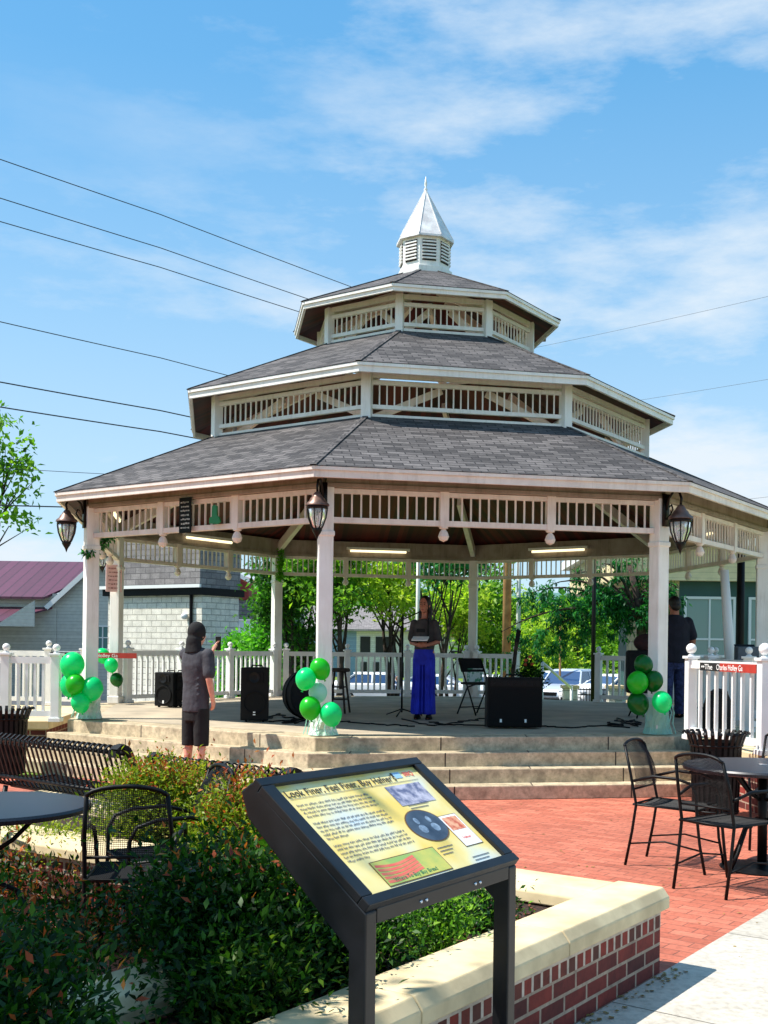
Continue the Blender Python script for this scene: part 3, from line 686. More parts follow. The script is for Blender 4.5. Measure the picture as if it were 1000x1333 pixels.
# fallen leaves and mulch chips
g = random.Random(3)
mb = MB()
for _ in range(900):
    a, c = g.uniform(-3.9, -.3), g.uniform(-1.0, -.28); p = C0+U*a+N*c; r_ = g.uniform(.006, .018); t_ = g.uniform(0, 6.28)
    mb.obox((p.x, p.y, .313+r_*.3), (r_*2.2*math.cos(t_), r_*2.2*math.sin(t_), g.uniform(-.006, .006)), (-r_*math.sin(t_), r_*math.cos(t_), 0), (0, 0, .006))
struct(mb.build('mulch_chips', var('bark_chips', rgb(132, 76, 52), rgb(60, 36, 28), 40, .9)), 'stuff')
mb = MB()
for _ in range(150):
    x, y = g.uniform(-.2, 4), g.uniform(5.6, 11.2); r_ = g.uniform(.008, .02); t_ = g.uniform(0, 6.28)
    mb.add([(x+r_*math.cos(t_+k*1.57)*(1 if k % 2 else .5), y+r_*math.sin(t_+k*1.57)*(1 if k % 2 else .5), .008+g.uniform(0, .004)) for k in range(4)], [(0, 1, 2, 3)])
for _ in range(260):
    p = C0+N*g.uniform(.0, .1)+U*g.uniform(-3.5, .1); r_ = g.uniform(.004, .016); t_ = g.uniform(0, 6.28)
    mb.add([(p.x+r_*math.cos(t_+k*1.57), p.y+r_*math.sin(t_+k*1.57), .013+g.uniform(0, .004)) for k in range(4)], [(0, 1, 2, 3)])
struct(mb.build('fallen_leaves', var('dry_leaf', rgb(150, 130, 60), rgb(90, 60, 34), 40, .9)), 'stuff')

# ------------------------------------------------------------------ information panel
BL = Vector(G(484, 1181, .84)); BR = Vector(G(668, 1123, .84)); PZ = .84
ud = (BR-BL).normalized(); Wp = (BR-BL).length; back = Vector((-ud.y, ud.x, 0)); tilt = R(36.5)
sg = thing('information_panel', 'tilted yellow information panel on two black steel posts at the planter', 'information panel', (BL.x, BL.y, 0), math.atan2(ud.y, ud.x))
Hs = .54; ty = (0, math.cos(tilt), math.sin(tilt)); tn = Vector((0, -math.sin(tilt), math.cos(tilt)))
def sp3(u, v, w=0): return Vector((u, v*ty[1], PZ+v*ty[2]))+tn*w
M['signmetal'] = var('sign_black_metal', rgb(24, 24, 28), rgb(15, 15, 17), 14, .42, .1, bs=.1, bscale=160, bd=.001)
for x in (-.0, Wp):
    s = -1 if x == 0 else 1; mb = MB(); x0 = x-.026
    # side cheek: straight post running up into the tilted arm
    prof = [(.0, 0), (.0, PZ-.015), (Hs*ty[1]+.01, PZ+Hs*ty[2]), (Hs*ty[1]+.05, PZ+Hs*ty[2]-.03), (Hs*ty[1]+.02, PZ+Hs*ty[2]-.11), (.062, PZ-.13), (.062, 0)]
    mb.plate([(x0, y, z) for y, z in prof], (.052, 0, 0)); mb.build('post', 'signmetal', sg, bevel=.005, fix=True)
mb = MB()
mb.plate([sp3(.035, 0, -.035), sp3(Wp-.035, 0, -.035), sp3(Wp-.035, Hs, -.035), sp3(.035, Hs, -.035)], tn*.03); mb.build('back_plate', 'signmetal', sg)
mb = MB()
for a, c in ((sp3(-.026, .014, .002), sp3(Wp+.026, .014, .002)), (sp3(-.026, Hs-.014, .002), sp3(Wp+.026, Hs-.014, .002))): mb.bar(a, c, .034, .03, up=tn)
for x in (0, Wp): mb.bar(sp3(x, .032, .0025), sp3(x, Hs-.032, .0025), .054, .028, up=tn)
mb.bar((.027, .012, PZ-.03), (Wp-.027, .012, PZ-.03), .022, .045)
mb.build('frame', 'signmetal', sg, bevel=.003)
mb = MB()
for x in (.25, Wp-.25): 
    for k in (0, .03): mb.ell((x+k, .0, PZ-.03), .006, 8, 6)
mb.build('screws', 'chrome', sg)
m, nt_, bb = newmat('printed_panel_sky_sheen')
uvn = noise(nt_, 3.2, 3)
c_ = ramp(nt_, uvn, [(.40, rgb(240, 206, 96)), (.54, rgb(236, 220, 152)), (.70, rgb(206, 216, 216))])  # yellow print; the pale bluish blotches paint a sky reflection into its colour
nt_.links.new(c_, bb.inputs['Base Color']); bb.inputs['Roughness'].default_value = .22; bb.inputs['Coat Weight'].default_value = .5; bb.inputs['Coat Roughness'].default_value = .08
M['panel'] = m
fx0, fx1, fy0, fy1 = .027, Wp-.027, .03, Hs-.03
W_, H_ = fx1-fx0, fy1-fy0
mb = MB(); mb.plate([sp3(fx0, fy0, -.004), sp3(fx1, fy0, -.004), sp3(fx1, fy1, -.004), sp3(fx0, fy1, -.004)], tn*.006); face = mb.build('printed_face', 'panel', sg)
def fp(a, b, w): return sp3(fx0+a*W_, fy0+b*H_, w)       # a across, b up
def patch(a0, b0, a1, b1, mat, w=.0035, name='picture'):
    mb = MB(); mb.add([fp(a0, b0, w), fp(a1, b0, w), fp(a1, b1, w), fp(a0, b1, w)], [(0, 1, 2, 3)]); return mb.build(name, mat, face)
rotp = (tilt, 0, 0)
M['ink'] = plain('ink', rgb(52, 50, 44), .5); M['inkblue'] = plain('ink_blue', rgb(70, 84, 104), .5)
p_ = fp(.035, .885, .004); textmesh('title', 'Look Finer, Feel Finer, Buy Hafner\u2019s', .043, 'ink', face, p_, rotp, .0004, sx=.90*W_/.74)
g = random.Random(5); mb = MB()
rows = [.80, .765, .73, .695, None, .63, .595, .56, .525, .49, None, .425, .39, .355, .32, .285]
ri = 0
for i, r_ in enumerate(rows):
    if r_ is None: continue
    last = i in (3, 9, 15); x = .045; end = .52-(.34 if i in (9, 15) else 0)
    while x < end:
        w_ = g.uniform(.015, .05); e_ = min(x+w_, end)
        while x < e_:
            hh = g.choice((.011, .011, .017, .013)); lo = g.choice((0, 0, 0, -.005)); lw = g.uniform(.0022, .0042)
            mb.add([fp(x, r_+lo, .0036), fp(x+lw, r_+lo, .0036), fp(x+lw, r_+lo+hh, .0036), fp(x, r_+lo+hh, .0036)], [(0, 1, 2, 3)]); x += lw+.0022
        x += .006
for (x0, y0, n, wd) in ((.62, .215, 3, .12), (.70, .63, 2, .16), (.79, .07, 2, .14)):
    for k in range(n): mb.add([fp(x0, y0-.03*k, .0036), fp(x0+wd-.02*k, y0-.03*k, .0036), fp(x0+wd-.02*k, y0-.03*k+.007, .0036), fp(x0, y0-.03*k+.007, .0036)], [(0, 1, 2, 3)])
mb.add([fp(.04, .865, .0036), fp(.95, .865, .0036), fp(.95, .869, .0036), fp(.04, .869, .0036)], [(0, 1, 2, 3)])
mb.build('small_print', 'inkblue', face)
M['photo1'] = var('old_photo_print', rgb(96, 100, 130), rgb(190, 186, 200), 26, .3, bs=0, p=(.4, .6))
M['photo2'] = var('portrait_print', rgb(52, 62, 78), rgb(78, 92, 108), 14, .3, bs=0)
M['photo3'] = var('food_print', rgb(196, 84, 48), rgb(232, 170, 130), 34, .3, bs=0, p=(.42, .58))
M['yg'] = var('label_print', rgb(206, 196, 92), rgb(146, 176, 92), 9, .3, bs=0)
M['redprint'] = var('red_print', rgb(222, 84, 76), rgb(232, 130, 96), 12, .3, bs=0)
M['brownline'] = plain('brown_line', rgb(110, 76, 34), .4); M['lightblue'] = plain('pale_blue_print', rgb(150, 190, 220), .4); M['greenink'] = plain('green_ink', rgb(46, 120, 84), .4)
patch(.66, .64, .93, .84, 'photo1')
mb = MB(); 
for s_, w_, mt in ((1.06, .0034, 1), (1, .0038, 0)):
    c = (.70, .43); pts = [fp(c[0]+.125*s_*math.cos(t*math.pi/18), c[1]+.150*s_*math.sin(t*math.pi/18), w_) for t in range(36)]; mb.cur = mt; mb.add(pts, [tuple(range(36))])
mb.build('oval_portrait', ['photo2', 'brownline'], face)
mb = MB()
for cx, cy in ((.655, .455), (.745, .45)):
    for (dx, dy, rx, ry) in ((0, .03, .016, .032), (0, -.05, .028, .04)):
        pts = [fp(cx+dx+rx*math.cos(t*math.pi/8), cy+dy+ry*math.sin(t*math.pi/8), .0042) for t in range(16)]; mb.add(pts, [tuple(range(16))])
mb.build('portrait_figures', var('portrait_light', rgb(150, 170, 190), rgb(96, 112, 132), 60, .3, bs=0), face)
patch(.145, .03, .60, .245, 'brownline', .0034); patch(.15, .037, .595, .238, 'yg', .0038)
mb = MB()
for k in range(5):
    pts = [fp(.16+.27*t/12, .215-.03*k-.022*math.sin(t/12*math.pi*1.1+k*.2), .0042) for t in range(13)]; pts += [fp(.16+.27*t/12, .215-.03*k-.022-.022*math.sin(t/12*math.pi*1.1+k*.2), .0042) for t in range(12, -1, -1)]
    for t in range(12): mb.add([pts[t], pts[25-t], pts[24-t], pts[t+1]], [(0, 1, 2, 3)])
mb.build('red_swirl', 'redprint', face)
textmesh('caption', 'Where To Buy Buy Bread', .022, 'greenink', face, fp(.20, .055, .0044), rotp, .0003, sx=1.0)
patch(.82, .17, .965, .485, 'brownline', .0034); patch(.824, .176, .961, .479, 'paper', .0038); patch(.835, .33, .95, .46, 'photo3', .0042)
textmesh('caption', 'Hafner', .018, 'redprint', face, fp(.855, .24, .0042), rotp, .0003)
patch(.80, .905, .855, .965, 'lightblue'); patch(.785, .93, .80, .965, 'ink')
textmesh('emblem', 'BBQ', .03, 'redprint', face, fp(.875, .915, .004), rotp, .0003)

# ------------------------------------------------------------------ cafe furniture
def cafe_chair():
    t = thing('cafe_chair', 'x', 'chair')
    w_, sd_, sh_, bh = .205, .24, .45, .93      # faces +Y
    for s in (-1, 1):
        mb = MB(); mb.path([(s*w_, -sd_-.06, 0), (s*w_, -sd_-.01, .25), (s*w_, -sd_+.02, sh_), (s*w_*.98, -sd_-.03, .68), (s*w_*.9, -sd_-.08, .865)], .011, 8)
        mb.build('back_leg', 'black', t, smooth='all')
        mb = MB(); pts = [(s*(w_+.005), -sd_+.0, .62), (s*(w_+.03), -.08, .665), (s*(w_+.03), .1, .66), (s*(w_+.025), .2, .63), (s*(w_+.02), .235, .56), (s*(w_+.01), .24, .4), (s*w_, .26, .2), (s*w_, .30, 0)]
        mb.path(pts, .011, 8); mb.build('arm_leg', 'black', t, smooth='all')
    mb = MB(); arc = [(-w_*.9, -sd_-.08, .865)]+[(w_*.88*math.sin(a), -sd_-.09, .862+.045*math.cos(a)) for a in np.linspace(-1.35, 1.35, 9)]+[(w_*.9, -sd_-.08, .865)]
    mb.path(arc, .011, 8); mb.build('back_hoop', 'black', t, smooth='all'); mb = MB()
    mb.path([(-w_, -sd_, .56), (w_, -sd_, .56)], .008, 6); mb.build('back_rail', 'black', t, smooth='all'); mb = MB()
    mb.path([(-w_, sd_, .44), (w_, sd_, .44), (w_, -sd_, .45), (-w_, -sd_, .45), (-w_, sd_, .44)], .010, 6)
    mb.build('seat_frame', 'black', t, smooth='all')
    for s in (-1, 1): mb = MB(); mb.path([(s*w_, -sd_-.03, .16), (s*w_, .0, .2), (s*w_, .27, .16)], .007, 6); mb.build('stretcher', 'black', t, smooth='all')
    def mesh_panel(f, nu, nv, name, th=.0036):
        mb = MB()
        for i in range(nu+1): mb.path([f(i/nu, j/4) for j in range(5)], th, 4, cap=False)
        for j in range(nv+1): mb.path([f(i/4, j/nv) for i in range(5)], th, 4, cap=False)
        mb.build(name, 'black', t)
    mesh_panel(lambda u, v: (-w_+2*w_*u, -sd_+2*sd_*v, .448-.01*math.sin(math.pi*u)), 44, 44, 'seat', .0017)
    mesh_panel(lambda u, v: ((-w_+2*w_*u)*(1-.1*v), -sd_+.01-.1*v**1.5+.02*math.sin(math.pi*v), .57+(.295+.035*math.sin(math.pi*u))*v), 40, 34, 'backrest', .0013)
    return t
ch0 = cafe_chair(); first = [True]
def put_chair(x, y, deg, label):
    if first[0]: o = ch0; first[0] = False; o.location = (x, y, .006); o.rotation_euler = (0, 0, R(deg)); o['label'] = label; o['group'] = 'black mesh cafe chairs'
    else: o = dup(ch0, (x, y, .006), R(deg), label, 'black mesh cafe chairs')
def face_to(x, y, tx, ty_): return math.degrees(math.atan2(ty_-y, tx-x))-90
def cafe_table(label, x, y, r):
    t = thing('cafe_table', label, 'table', (x, y, .006), 0, 'round black mesh cafe tables')
    mb = MB(); mb.lathe([(r-.012, .712), (r, .716), (r+.004, .735), (r-.004, .748), (r-.02, .75)], (0, 0, 0), 64)
    # perforated metal top: solid disc with hole pattern in its material
    mb.build('tabletop', M['perf'], t, smooth=True)
    mb = MB(); mb.path([(0, 0, .02), (0, 0, .72)], .035, 14); mb.build('pedestal', 'black', t, smooth='all')
    for k in range(4):
        a = k*math.pi/2+.5; c, s = math.cos(a), math.sin(a); mb = MB()
        mb.path([(.04*c, .04*s, .36), (.16*c, .16*s, .30), (.24*c, .24*s, .12), (.3*c, .3*s, .02)], .014, 8); mb.path([(.04*c, .04*s, .5), (.14*c, .14*s, .56), (.24*c, .24*s, .66), (.34*c, .34*s, .71)], .012, 8); mb.build('leg', 'black', t, smooth='all')
    mb = MB(); mb.lathe([(.30, 0), (.30, .008), (.10, .022), (.04, .04)], (0, 0, 0), 28); mb.build('base_plate', 'black', t, smooth=True)
    mb = MB(); mb.lathe([(.035, .75), (.035, .756), (.0, .757)], (0, 0, 0), 20); mb.build('umbrella_plug', 'chrome', t)
    return t
m, nt_, bb = newmat('perforated_metal')
tcx = nt_.nodes.new('ShaderNodeTexCoord'); vo = nt_.nodes.new('ShaderNodeTexVoronoi'); vo.inputs['Scale'].default_value = 75; vo.inputs['Randomness'].default_value = .15
nt_.links.new(tcx.outputs['Object'], vo.inputs['Vector'])
c_ = ramp(nt_, vo.outputs['Distance'], [(.28, rgb(4, 5, 7)), (.36, rgb(30, 33, 42))]); nt_.links.new(c_, bb.inputs['Base Color']); bb.inputs['Roughness'].default_value = .38
M['perf'] = m
T1 = (-2.26, 5.62); T2 = (2.42, 8.05)
cafe_table('round black mesh cafe table at the left edge behind the dark hedge', T1[0], T1[1], .52)
cafe_table('round black mesh cafe table at the right edge on the red paving', T2[0], T2[1], .57)
def cf(x, y, T, label, add=0): put_chair(x, y, face_to(x, y, *T)+add, label)
put_chair(1.80, 8.12, -123, 'black mesh cafe chair left of the right table, nearest the steps')
put_chair(1.98, 7.36, -50, 'black mesh cafe chair in front of the right table with its back to us')
cf(2.72, 7.15, T2, 'black mesh cafe chair at the right edge, in front of the right table', 10)
cf(2.85, 8.95, T2, 'black mesh cafe chair behind the right table, beside the slatted litter bin')
cf(-1.44, 5.98, T1, 'black mesh cafe chair right of the left table, against the yellow green shrub', 6)
put_chair(-1.46, 5.5, 8, 'black mesh cafe chair near the left table, its arched back before the stone cap')
cf(-2.78, 6.42, T1, 'black mesh cafe chair behind the left table, in front of the slatted bench')
cf(-2.5, 4.85, T1, 'black mesh cafe chair at the left edge, its seat under the left table')

# slatted benches (strap steel), backs towards the camera
def bench(label, xr, yr, L, dirv):
    t = thing('slatted_bench', label, 'bench', (xr, yr, 0), math.atan2(dirv.y, dirv.x)+math.pi, 'black slatted park benches')
    # local: x from 0 to -L, seat towards +y
    prof = [(.62, .34), (.66, .40), (.62, .445), (.5, .44), (.34, .42), (.2, .415), (.1, .44), (.05, .52), (.01, .64), (-.03, .76), (-.07, .83), (-.12, .85), (-.16, .82), (-.165, .775)]
    n = int(L/.062)
    for i in range(n+1):
        x = -L*i/n; mb = MB(); w_ = .018 if 0 < i < n else .055
        for (y0, z0), (y1, z1) in zip(prof, prof[1:]): mb.bar((x, y0, z0), (x, y1, z1), w_*2*.55, .008 if 0 < i < n else .03, up=(0, z1-z0, -(y1-y0)) if False else (0, 0, 1) if abs(y1-y0) > abs(z1-z0) else (0, 1, 0))
        mb.build('slat' if 0 < i < n else 'end_frame', 'black', t, smooth=False)
    mb = MB()
    for (y, z) in ((.05, .50), (-.05, .79), (.55, .425), (.22, .40)): mb.path([(0, y, z), (-L, y, z)], .014, 8)
    mb.build('cross_tube', 'black', t, smooth='all')
    for x in (-.12, -L+.12):
        mb = MB(); mb.path([(x, .52, .42), (x, .55, .2), (x, .58, 0)], .02, 8); mb.path([(x, .1, .42), (x, .06, .2), (x, .0, 0)], .02, 8); mb.path([(x, .57, .03), (x, .02, .03)], .016, 8); mb.build('leg', 'black', t, smooth='all')
    return t
bd = Vector((-1.17, .95, 0)).normalized()
bench('black slatted bench at the left edge, seen from behind, below the left balloons', -2.03, 7.62, 1.95, bd).scale = (1, 1, 1.04)
bench('black slatted bench behind the information panel, only its rolled top showing', -.74, 6.62, 1.30, bd)

def bin_(label, x, y, s=1):
    t = thing('litter_bin', label, 'litter bin', (x, y, .006), 0, 'black slatted litter bins'); n = 26
    for k in range(n):
        a = 2*math.pi*k/n; c, sn = math.cos(a), math.sin(a); mb = MB()
        pr = [(.21, .04), (.225, .4), (.235, .66), (.275, .78), (.305, .81), (.315, .79)]
        for (r0, z0), (r1, z1) in zip(pr, pr[1:]): mb.bar((r0*c, r0*sn, z0), (r1*c, r1*sn, z1), .034, .008, up=(c, sn, .01))
        mb.build('slat', 'black', t)
    mb = MB(); mb.lathe([(.19, .03), (.20, .72), (.19, .72), (.17, .08)], (0, 0, 0), 24); mb.build('liner', 'blackmatte', t, smooth=True)
    mb = MB()
    for z, r_ in ((.06, .215), (.42, .23), (.68, .245)): mb.path([(r_*math.cos(a), r_*math.sin(a), z) for a in np.linspace(0, 2*math.pi, 25)], .01, 6)
    mb.build('hoop', 'black', t, smooth='all'); return t
bin_('black slatted litter bin in front of the right landing railing', 2.72, 10.55)
bin_('black slatted litter bin at the left edge, below the left ramp railing', -4.98, 13.0)

# shade tree standing left of the view, its shadow falls on the hedge
tree('young shade tree standing outside the picture, left of the hedge', -5.2, 2.35, 6.3, 1.9, 'leafmid', 15000, .12, seed=21, trunk=.14, crown0=.5, clump=.25)
tree('young shade tree standing outside the picture, nearer the camera at the left', -4.3, .9, 5.4, 1.5, 'leafmid', 9000, .12, seed=22, trunk=.12, crown0=.5, clump=.22)
# ------------------------------------------------------------------ people
def loft(mb, secs, n=20):
    vs = []
    for (c, rx, ry) in secs:
        for j in range(n):
            a = 2*math.pi*j/n; vs.append((c[0]+rx*math.cos(a), c[1]+ry*math.sin(a), c[2]))
    k = len(secs); fs = [(i*n+j, i*n+(j+1) % n, (i+1)*n+(j+1) % n, (i+1)*n+j) for i in range(k-1) for j in range(n)]
    fs += [tuple(range(n))[::-1], tuple(range((k-1)*n, k*n))]
    if secs[0][0][2] > secs[-1][0][2]: fs = [f[::-1] for f in fs]
    mb.add(vs, fs)
def limb(mb, pts, rs, n=14):
    pts = [Vector(p) for p in pts]; P_, R_ = [], []
    for i in range(len(pts)-1):
        for t in (0, .25, .5, .75): P_.append(pts[i].lerp(pts[i+1], t)); R_.append(rs[i]+(rs[i+1]-rs[i])*t)
    P_.append(pts[-1]); R_.append(rs[-1]); mb.path(P_, R_, n)
    for p, r in zip(pts, rs): mb.ell(tuple(p), r*.995, 14, 8)
def hand(mb, w_, d, side, nrm, curl=.5, s=1.0, spread=.022):
    """palm from the wrist along d, fingers fan along `side`, curl towards nrm; the thumb leaves the palm at +side"""
    w_, d, side, nrm = Vector(w_), Vector(d).normalized(), Vector(side).normalized(), Vector(nrm).normalized()
    pc = w_+d*.045*s
    for k in (-1.2, -.4, .4, 1.2): limb(mb, [w_+d*.005+side*k*.008, w_+d*.085*s+side*k*.017], [.015, .012], 8)
    for i, L in enumerate((.066, .074, .069, .054)):
        k = (1.25-.83*i); b = w_+d*.085*s+side*k*.0175*s; a0 = curl*.5; pts = [b]; dd_ = d+side*k*.06
        for j, f in enumerate((.45, .32, .23)):
            a0 += curl*(.55 if j else .2); v = (dd_*math.cos(a0)+nrm*math.sin(a0)).normalized(); pts.append(pts[-1]+v*L*f*1.1*s)
        limb(mb, pts, [.0095, .0085, .0078, .0068], 8)
    b = w_+d*.025*s+side*.022; pts = [b, b+(d*.6+side*.7+nrm*.25).normalized()*.036*s, b+(d*.6+side*.7+nrm*.25).normalized()*.036*s+(d*.9+side*.3+nrm*.4).normalized()*.032*s]
    limb(mb, pts, [.014, .011, .009], 8)
def skinned(mb, name, mat, t, vox=.008, it=6):
    o = mb.build(name, mat, t)
    m1 = o.modifiers.new('r', 'REMESH'); m1.mode = 'VOXEL'; m1.voxel_size = vox; m1.use_smooth_shade = True
    m2 = o.modifiers.new('s', 'SMOOTH'); m2.iterations = it; m2.factor = .5
    return o
def head(mb, c, yaw=0, s=1.0):
    """head centre c, face towards -Y turned by yaw"""
    Rm = Matrix.Rotation(yaw, 3, 'Z'); f = lambda x, y, z: tuple(Vector(c)+Rm @ Vector((x*s, y*s, z*s)))
    sub = MB(); sub.ell((0, .012, .02), (.077, .095, .098), 20, 14); sub.ell((0, -.02, -.045), (.056, .068, .062), 16, 10)
    sub.ell((0, -.055, -.088), (.024, .02, .018), 10, 8)
    sub.path([(0, -.082, .012), (0, -.098, -.014), (0, -.106, -.03)], [.010, .013, .015], 8); sub.ell((0, -.098, -.032), (.018, .012, .01), 10, 8)
    for s_ in (-1, 1):
        sub.ell((s_*.078, .012, -.008), (.010, .02, .032), 10, 8); sub.ell((s_*.032, -.072, -.018), (.02, .016, .018), 10, 8); sub.ell((s_*.028, -.082, .022), (.02, .008, .006), 8, 6)
    sub.ell((0, -.084, -.058), (.022, .010, .007), 10, 6); sub.ell((0, -.081, -.068), (.020, .010, .007), 10, 6)
    mb.add([f(*v) for v in sub.v], sub.f)
    return f
def facefeat(t, f, lips=True):
    mb = MB()
    for s_ in (-1, 1): mb.ell(f(s_*.029, -.080, .008), (.011, .008, .006), 10, 8)
    o = mb.build('eyes', plain('eye', rgb(40, 30, 26), .2), t, smooth='all')
    mb = MB(); mb.ell(f(0, -.090, -.062), (.02, .006, .007), 10, 6); mb.build('lips', plain('lips', rgb(150, 70, 66), .4), t, smooth='all')
    mb = MB()
    for s_ in (-1, 1): mb.path([f(s_*.014, -.089, .028), f(s_*.03, -.088, .033), f(s_*.045, -.078, .027)], .0035, 6)
    mb.build('eyebrows', 'hair', t, smooth='all')

# --- hooded young man, seen from behind, phone raised
hx_, hy_ = -2.56, 12.06
t = thing('person', 'person in a black hood and grey tee filming with a raised phone', 'person', (hx_, hy_, .15), R(150))
t.scale = (.94, .94, 1)
# local: facing -Y (turned so that he faces the stage); person's right is -X in local
hz_ = 1.555
mb = MB(); hf = head(mb, (0, -.03, hz_-.02)); limb(mb, [(0, .0, 1.36), (0, -.01, 1.48)], [.06, .055])
loft(mb, [((0, 0, .80), .14, .10), ((0, 0, .95), .145, .10), ((0, 0, 1.1), .14, .10), ((0, 0, 1.25), .165, .11), ((0, 0, 1.36), .13, .08)])
for s_ in (-1, 1):
    limb(mb, [(s_*.085, 0, .84), (s_*.095, -.01, .46), (s_*.10, .015, .09)], [.085, .055, .035])
    limb(mb, [(s_*.10, .012, .28), (s_*.10, .02, .2)], [.05, .04]); limb(mb, [(s_*.10, .03, .04), (s_*.105, -.14, .025)], [.036, .03])
# arms: local +x is the viewer's left after the 180 turn -> person's left arm (+x) bent to the phone, right arm (-x) hand at hip
sr, er, wr = (-.175, 0, 1.32), (-.225, .03, 1.06), (-.235, -.02, .845)
limb(mb, [sr, er, wr], [.052, .042, .028]); hand(mb, wr, (.15, -.35, -1), (0, -1, 0), (1, 0, 0), .7)
sl_, el_, wl = (.17, 0, 1.32), (.17, -.2, 1.14), (.06, -.34, 1.33)
limb(mb, [sl_, el_, wl], [.052, .042, .028]); hand(mb, wl, (-.1, -.12, .6), (-.5, 0, .5), (-.3, -.8, .1), .75)
skinned(mb, 'body', 'skin', t, .007)
facefeat(t, hf)
mb = MB(); loft(mb, [((0, .0, .70), .172, .128), ((0, 0, .86), .172, .128), ((.0, 0, 1.0), .165, .12), ((0, .01, 1.2), .19, .13), ((0, 0, 1.33), .185, .115), ((0, 0, 1.385), .12, .09), ((0, 0, 1.40), .07, .07)])
limb(mb, [sr, (-.215, .02, 1.12)], [.072, .073]); limb(mb, [sl_, (.163, -.14, 1.19)], [.072, .073])
g = random.Random(2)
for k in range(4): zz = .82+.07*k+g.uniform(-.02, .02); limb(mb, [(-.12, .09, zz+.05), (.0, .10, zz-.01), (.10, .09, zz-.06)], [.012, .018, .010], 8)
skinned(mb, 'shirt', 'teegrey', t, .009, 4)
mb = MB(); loft(mb, [((0, 0, .60), .165, .115), ((0, 0, .72), .168, .12), ((0, 0, .80), .150, .11)])
for s_ in (-1, 1): loft(mb, [((s_*.092, .0, .33), .085, .088), ((s_*.09, 0, .5), .088, .095), ((s_*.085, 0, .74), .088, .1)])
skinned(mb, 'shorts', 'blackcloth', t, .009, 4)
mb = MB(); mb.ell((0, .0, hz_+.01), (.098, .118, .118), 20, 14); loft(mb, [((0, .045, 1.34), .12, .085), ((0, .05, 1.42), .10, .075), ((0, .045, 1.5), .09, .08)]); mb.ell((0, .06, 1.46), (.085, .07, .1))
skinned(mb, 'hood', 'blackcloth', t, .009, 5)
for s_ in (-1, 1): 
    mb = MB(); mb.ell((s_*.102, -.045, .035), (.05, .13, .042), 16, 10); mb.ell((s_*.10, .04, .05), (.045, .06, .055), 14, 8); skinned(mb, 'shoe', 'blackmatte', t, .008, 3)
hand_w = Matrix.Translation((hx_, hy_, .15)) @ Matrix.Rotation(R(150), 4, 'Z')
pw = hand_w @ Vector((.04, -.40, 1.445))
ph = thing('phone', 'dark smartphone held up in the hooded person\'s hand', 'phone', tuple(pw), R(150))
mb = MB(); mb.box((0, 0, 0), (.076, .009, .155)); mb.build('case', 'blackmatte', ph, bevel=.003)
mb = MB(); mb.box((0, -.0055, 0), (.070, .002, .148)); mb.build('screen', plain('phone_screen', rgb(60, 66, 84), .15), ph)

# --- woman at the microphone
wx, wy = -.10, 15.0
t = thing('person', 'person in a charcoal tee and long royal blue wide trousers standing at the microphone stand', 'person', (wx, wy, .606), R(-12)); t.scale = (.9, .9, 1)
H0 = 1.545
mb = MB(); hf = head(mb, (0, -.02, H0), R(-8)); limb(mb, [(0, .01, 1.32), (0, -.005, 1.46)], [.05, .045])
loft(mb, [((0, 0, .92), .14, .10), ((0, 0, 1.02), .12, .09), ((0, 0, 1.16), .13, .10), ((0, 0, 1.3), .145, .09), ((0, 0, 1.36), .09, .06)])
for s_ in (-1, 1): limb(mb, [(s_*.08, 0, .9), (s_*.085, -.01, .5), (s_*.085, .01, .1)], [.08, .052, .034]); limb(mb, [(s_*.085, .03, .05), (s_*.09, -.12, .035)], [.034, .026])
aR = [(-.155, 0, 1.29), (-.20, .02, 1.04), (-.06, -.19, 1.005)]; aL = [(.155, 0, 1.29), (.215, .0, 1.05), (.07, -.20, 1.00)]
limb(mb, aR, [.046, .036, .024]); limb(mb, aL, [.046, .036, .024])
hand(mb, aR[2], (.9, -.25, .05), (0, -.2, 1), (.2, .7, .1), .6, .92); hand(mb, aL[2], (-.9, -.25, .0), (0, -.2, 1), (-.2, .7, .1), .6, .92)
skinned(mb, 'body', 'skindark', t, .007)
facefeat(t, hf)
mb = MB(); loft(mb, [((0, .0, .94), .155, .112), ((0, 0, 1.04), .142, .105), ((0, 0, 1.17), .152, .118), ((0, 0, 1.29), .158, .105), ((0, 0, 1.345), .11, .08), ((0, 0, 1.36), .07, .06)])
limb(mb, [aR[0], (-.195, .015, 1.10)], [.064, .066]); limb(mb, [aL[0], (.205, 0, 1.11)], [.064, .066]); skinned(mb, 'shirt', 'teebrown', t, .009, 4)
mb = MB(); mb.box((-.03, -.118, 1.2), (.13, .004, .05)); mb.path([(.075, -.112, .98), (.085, -.122, 1.15), (.08, -.105, 1.29), (.07, -.06, 1.37)], .014, 6); mb.build('strap', 'blackcloth', t)
mb = MB(); loft(mb, [((0, 0, .74), .165, .118), ((0, 0, .84), .17, .12), ((0, 0, .94), .15, .11), ((0, 0, 1.0), .132, .10)])
for s_ in (-1, 1): loft(mb, [((s_*.092, .0, .07), .098, .12), ((s_*.09, .0, .3), .088, .105), ((s_*.086, 0, .55), .086, .1), ((s_*.083, 0, .82), .09, .112)])
for k in range(7): x = -.15+.05*k; limb(mb, [(x*.9, -.10, .8), (x*1.1, -.105, .1)], [.010, .016], 8)
skinned(mb, 'trousers', 'royal', t, .009, 3)
mb = MB(); f = hf; mb.ell(f(0, .03, .03), (.092, .10, .105), 18, 12)
for (x, y, z) in ((-.07, .05, -.08), (.07, .05, -.08), (0, .08, -.1), (-.075, .03, -.16), (.078, .03, -.16), (.04, .08, -.2), (-.04, .08, -.2)): mb.ell(f(x, y, z), (.036, .036, .085), 12, 8)
skinned(mb, 'hair', 'hair', t, .009, 4)
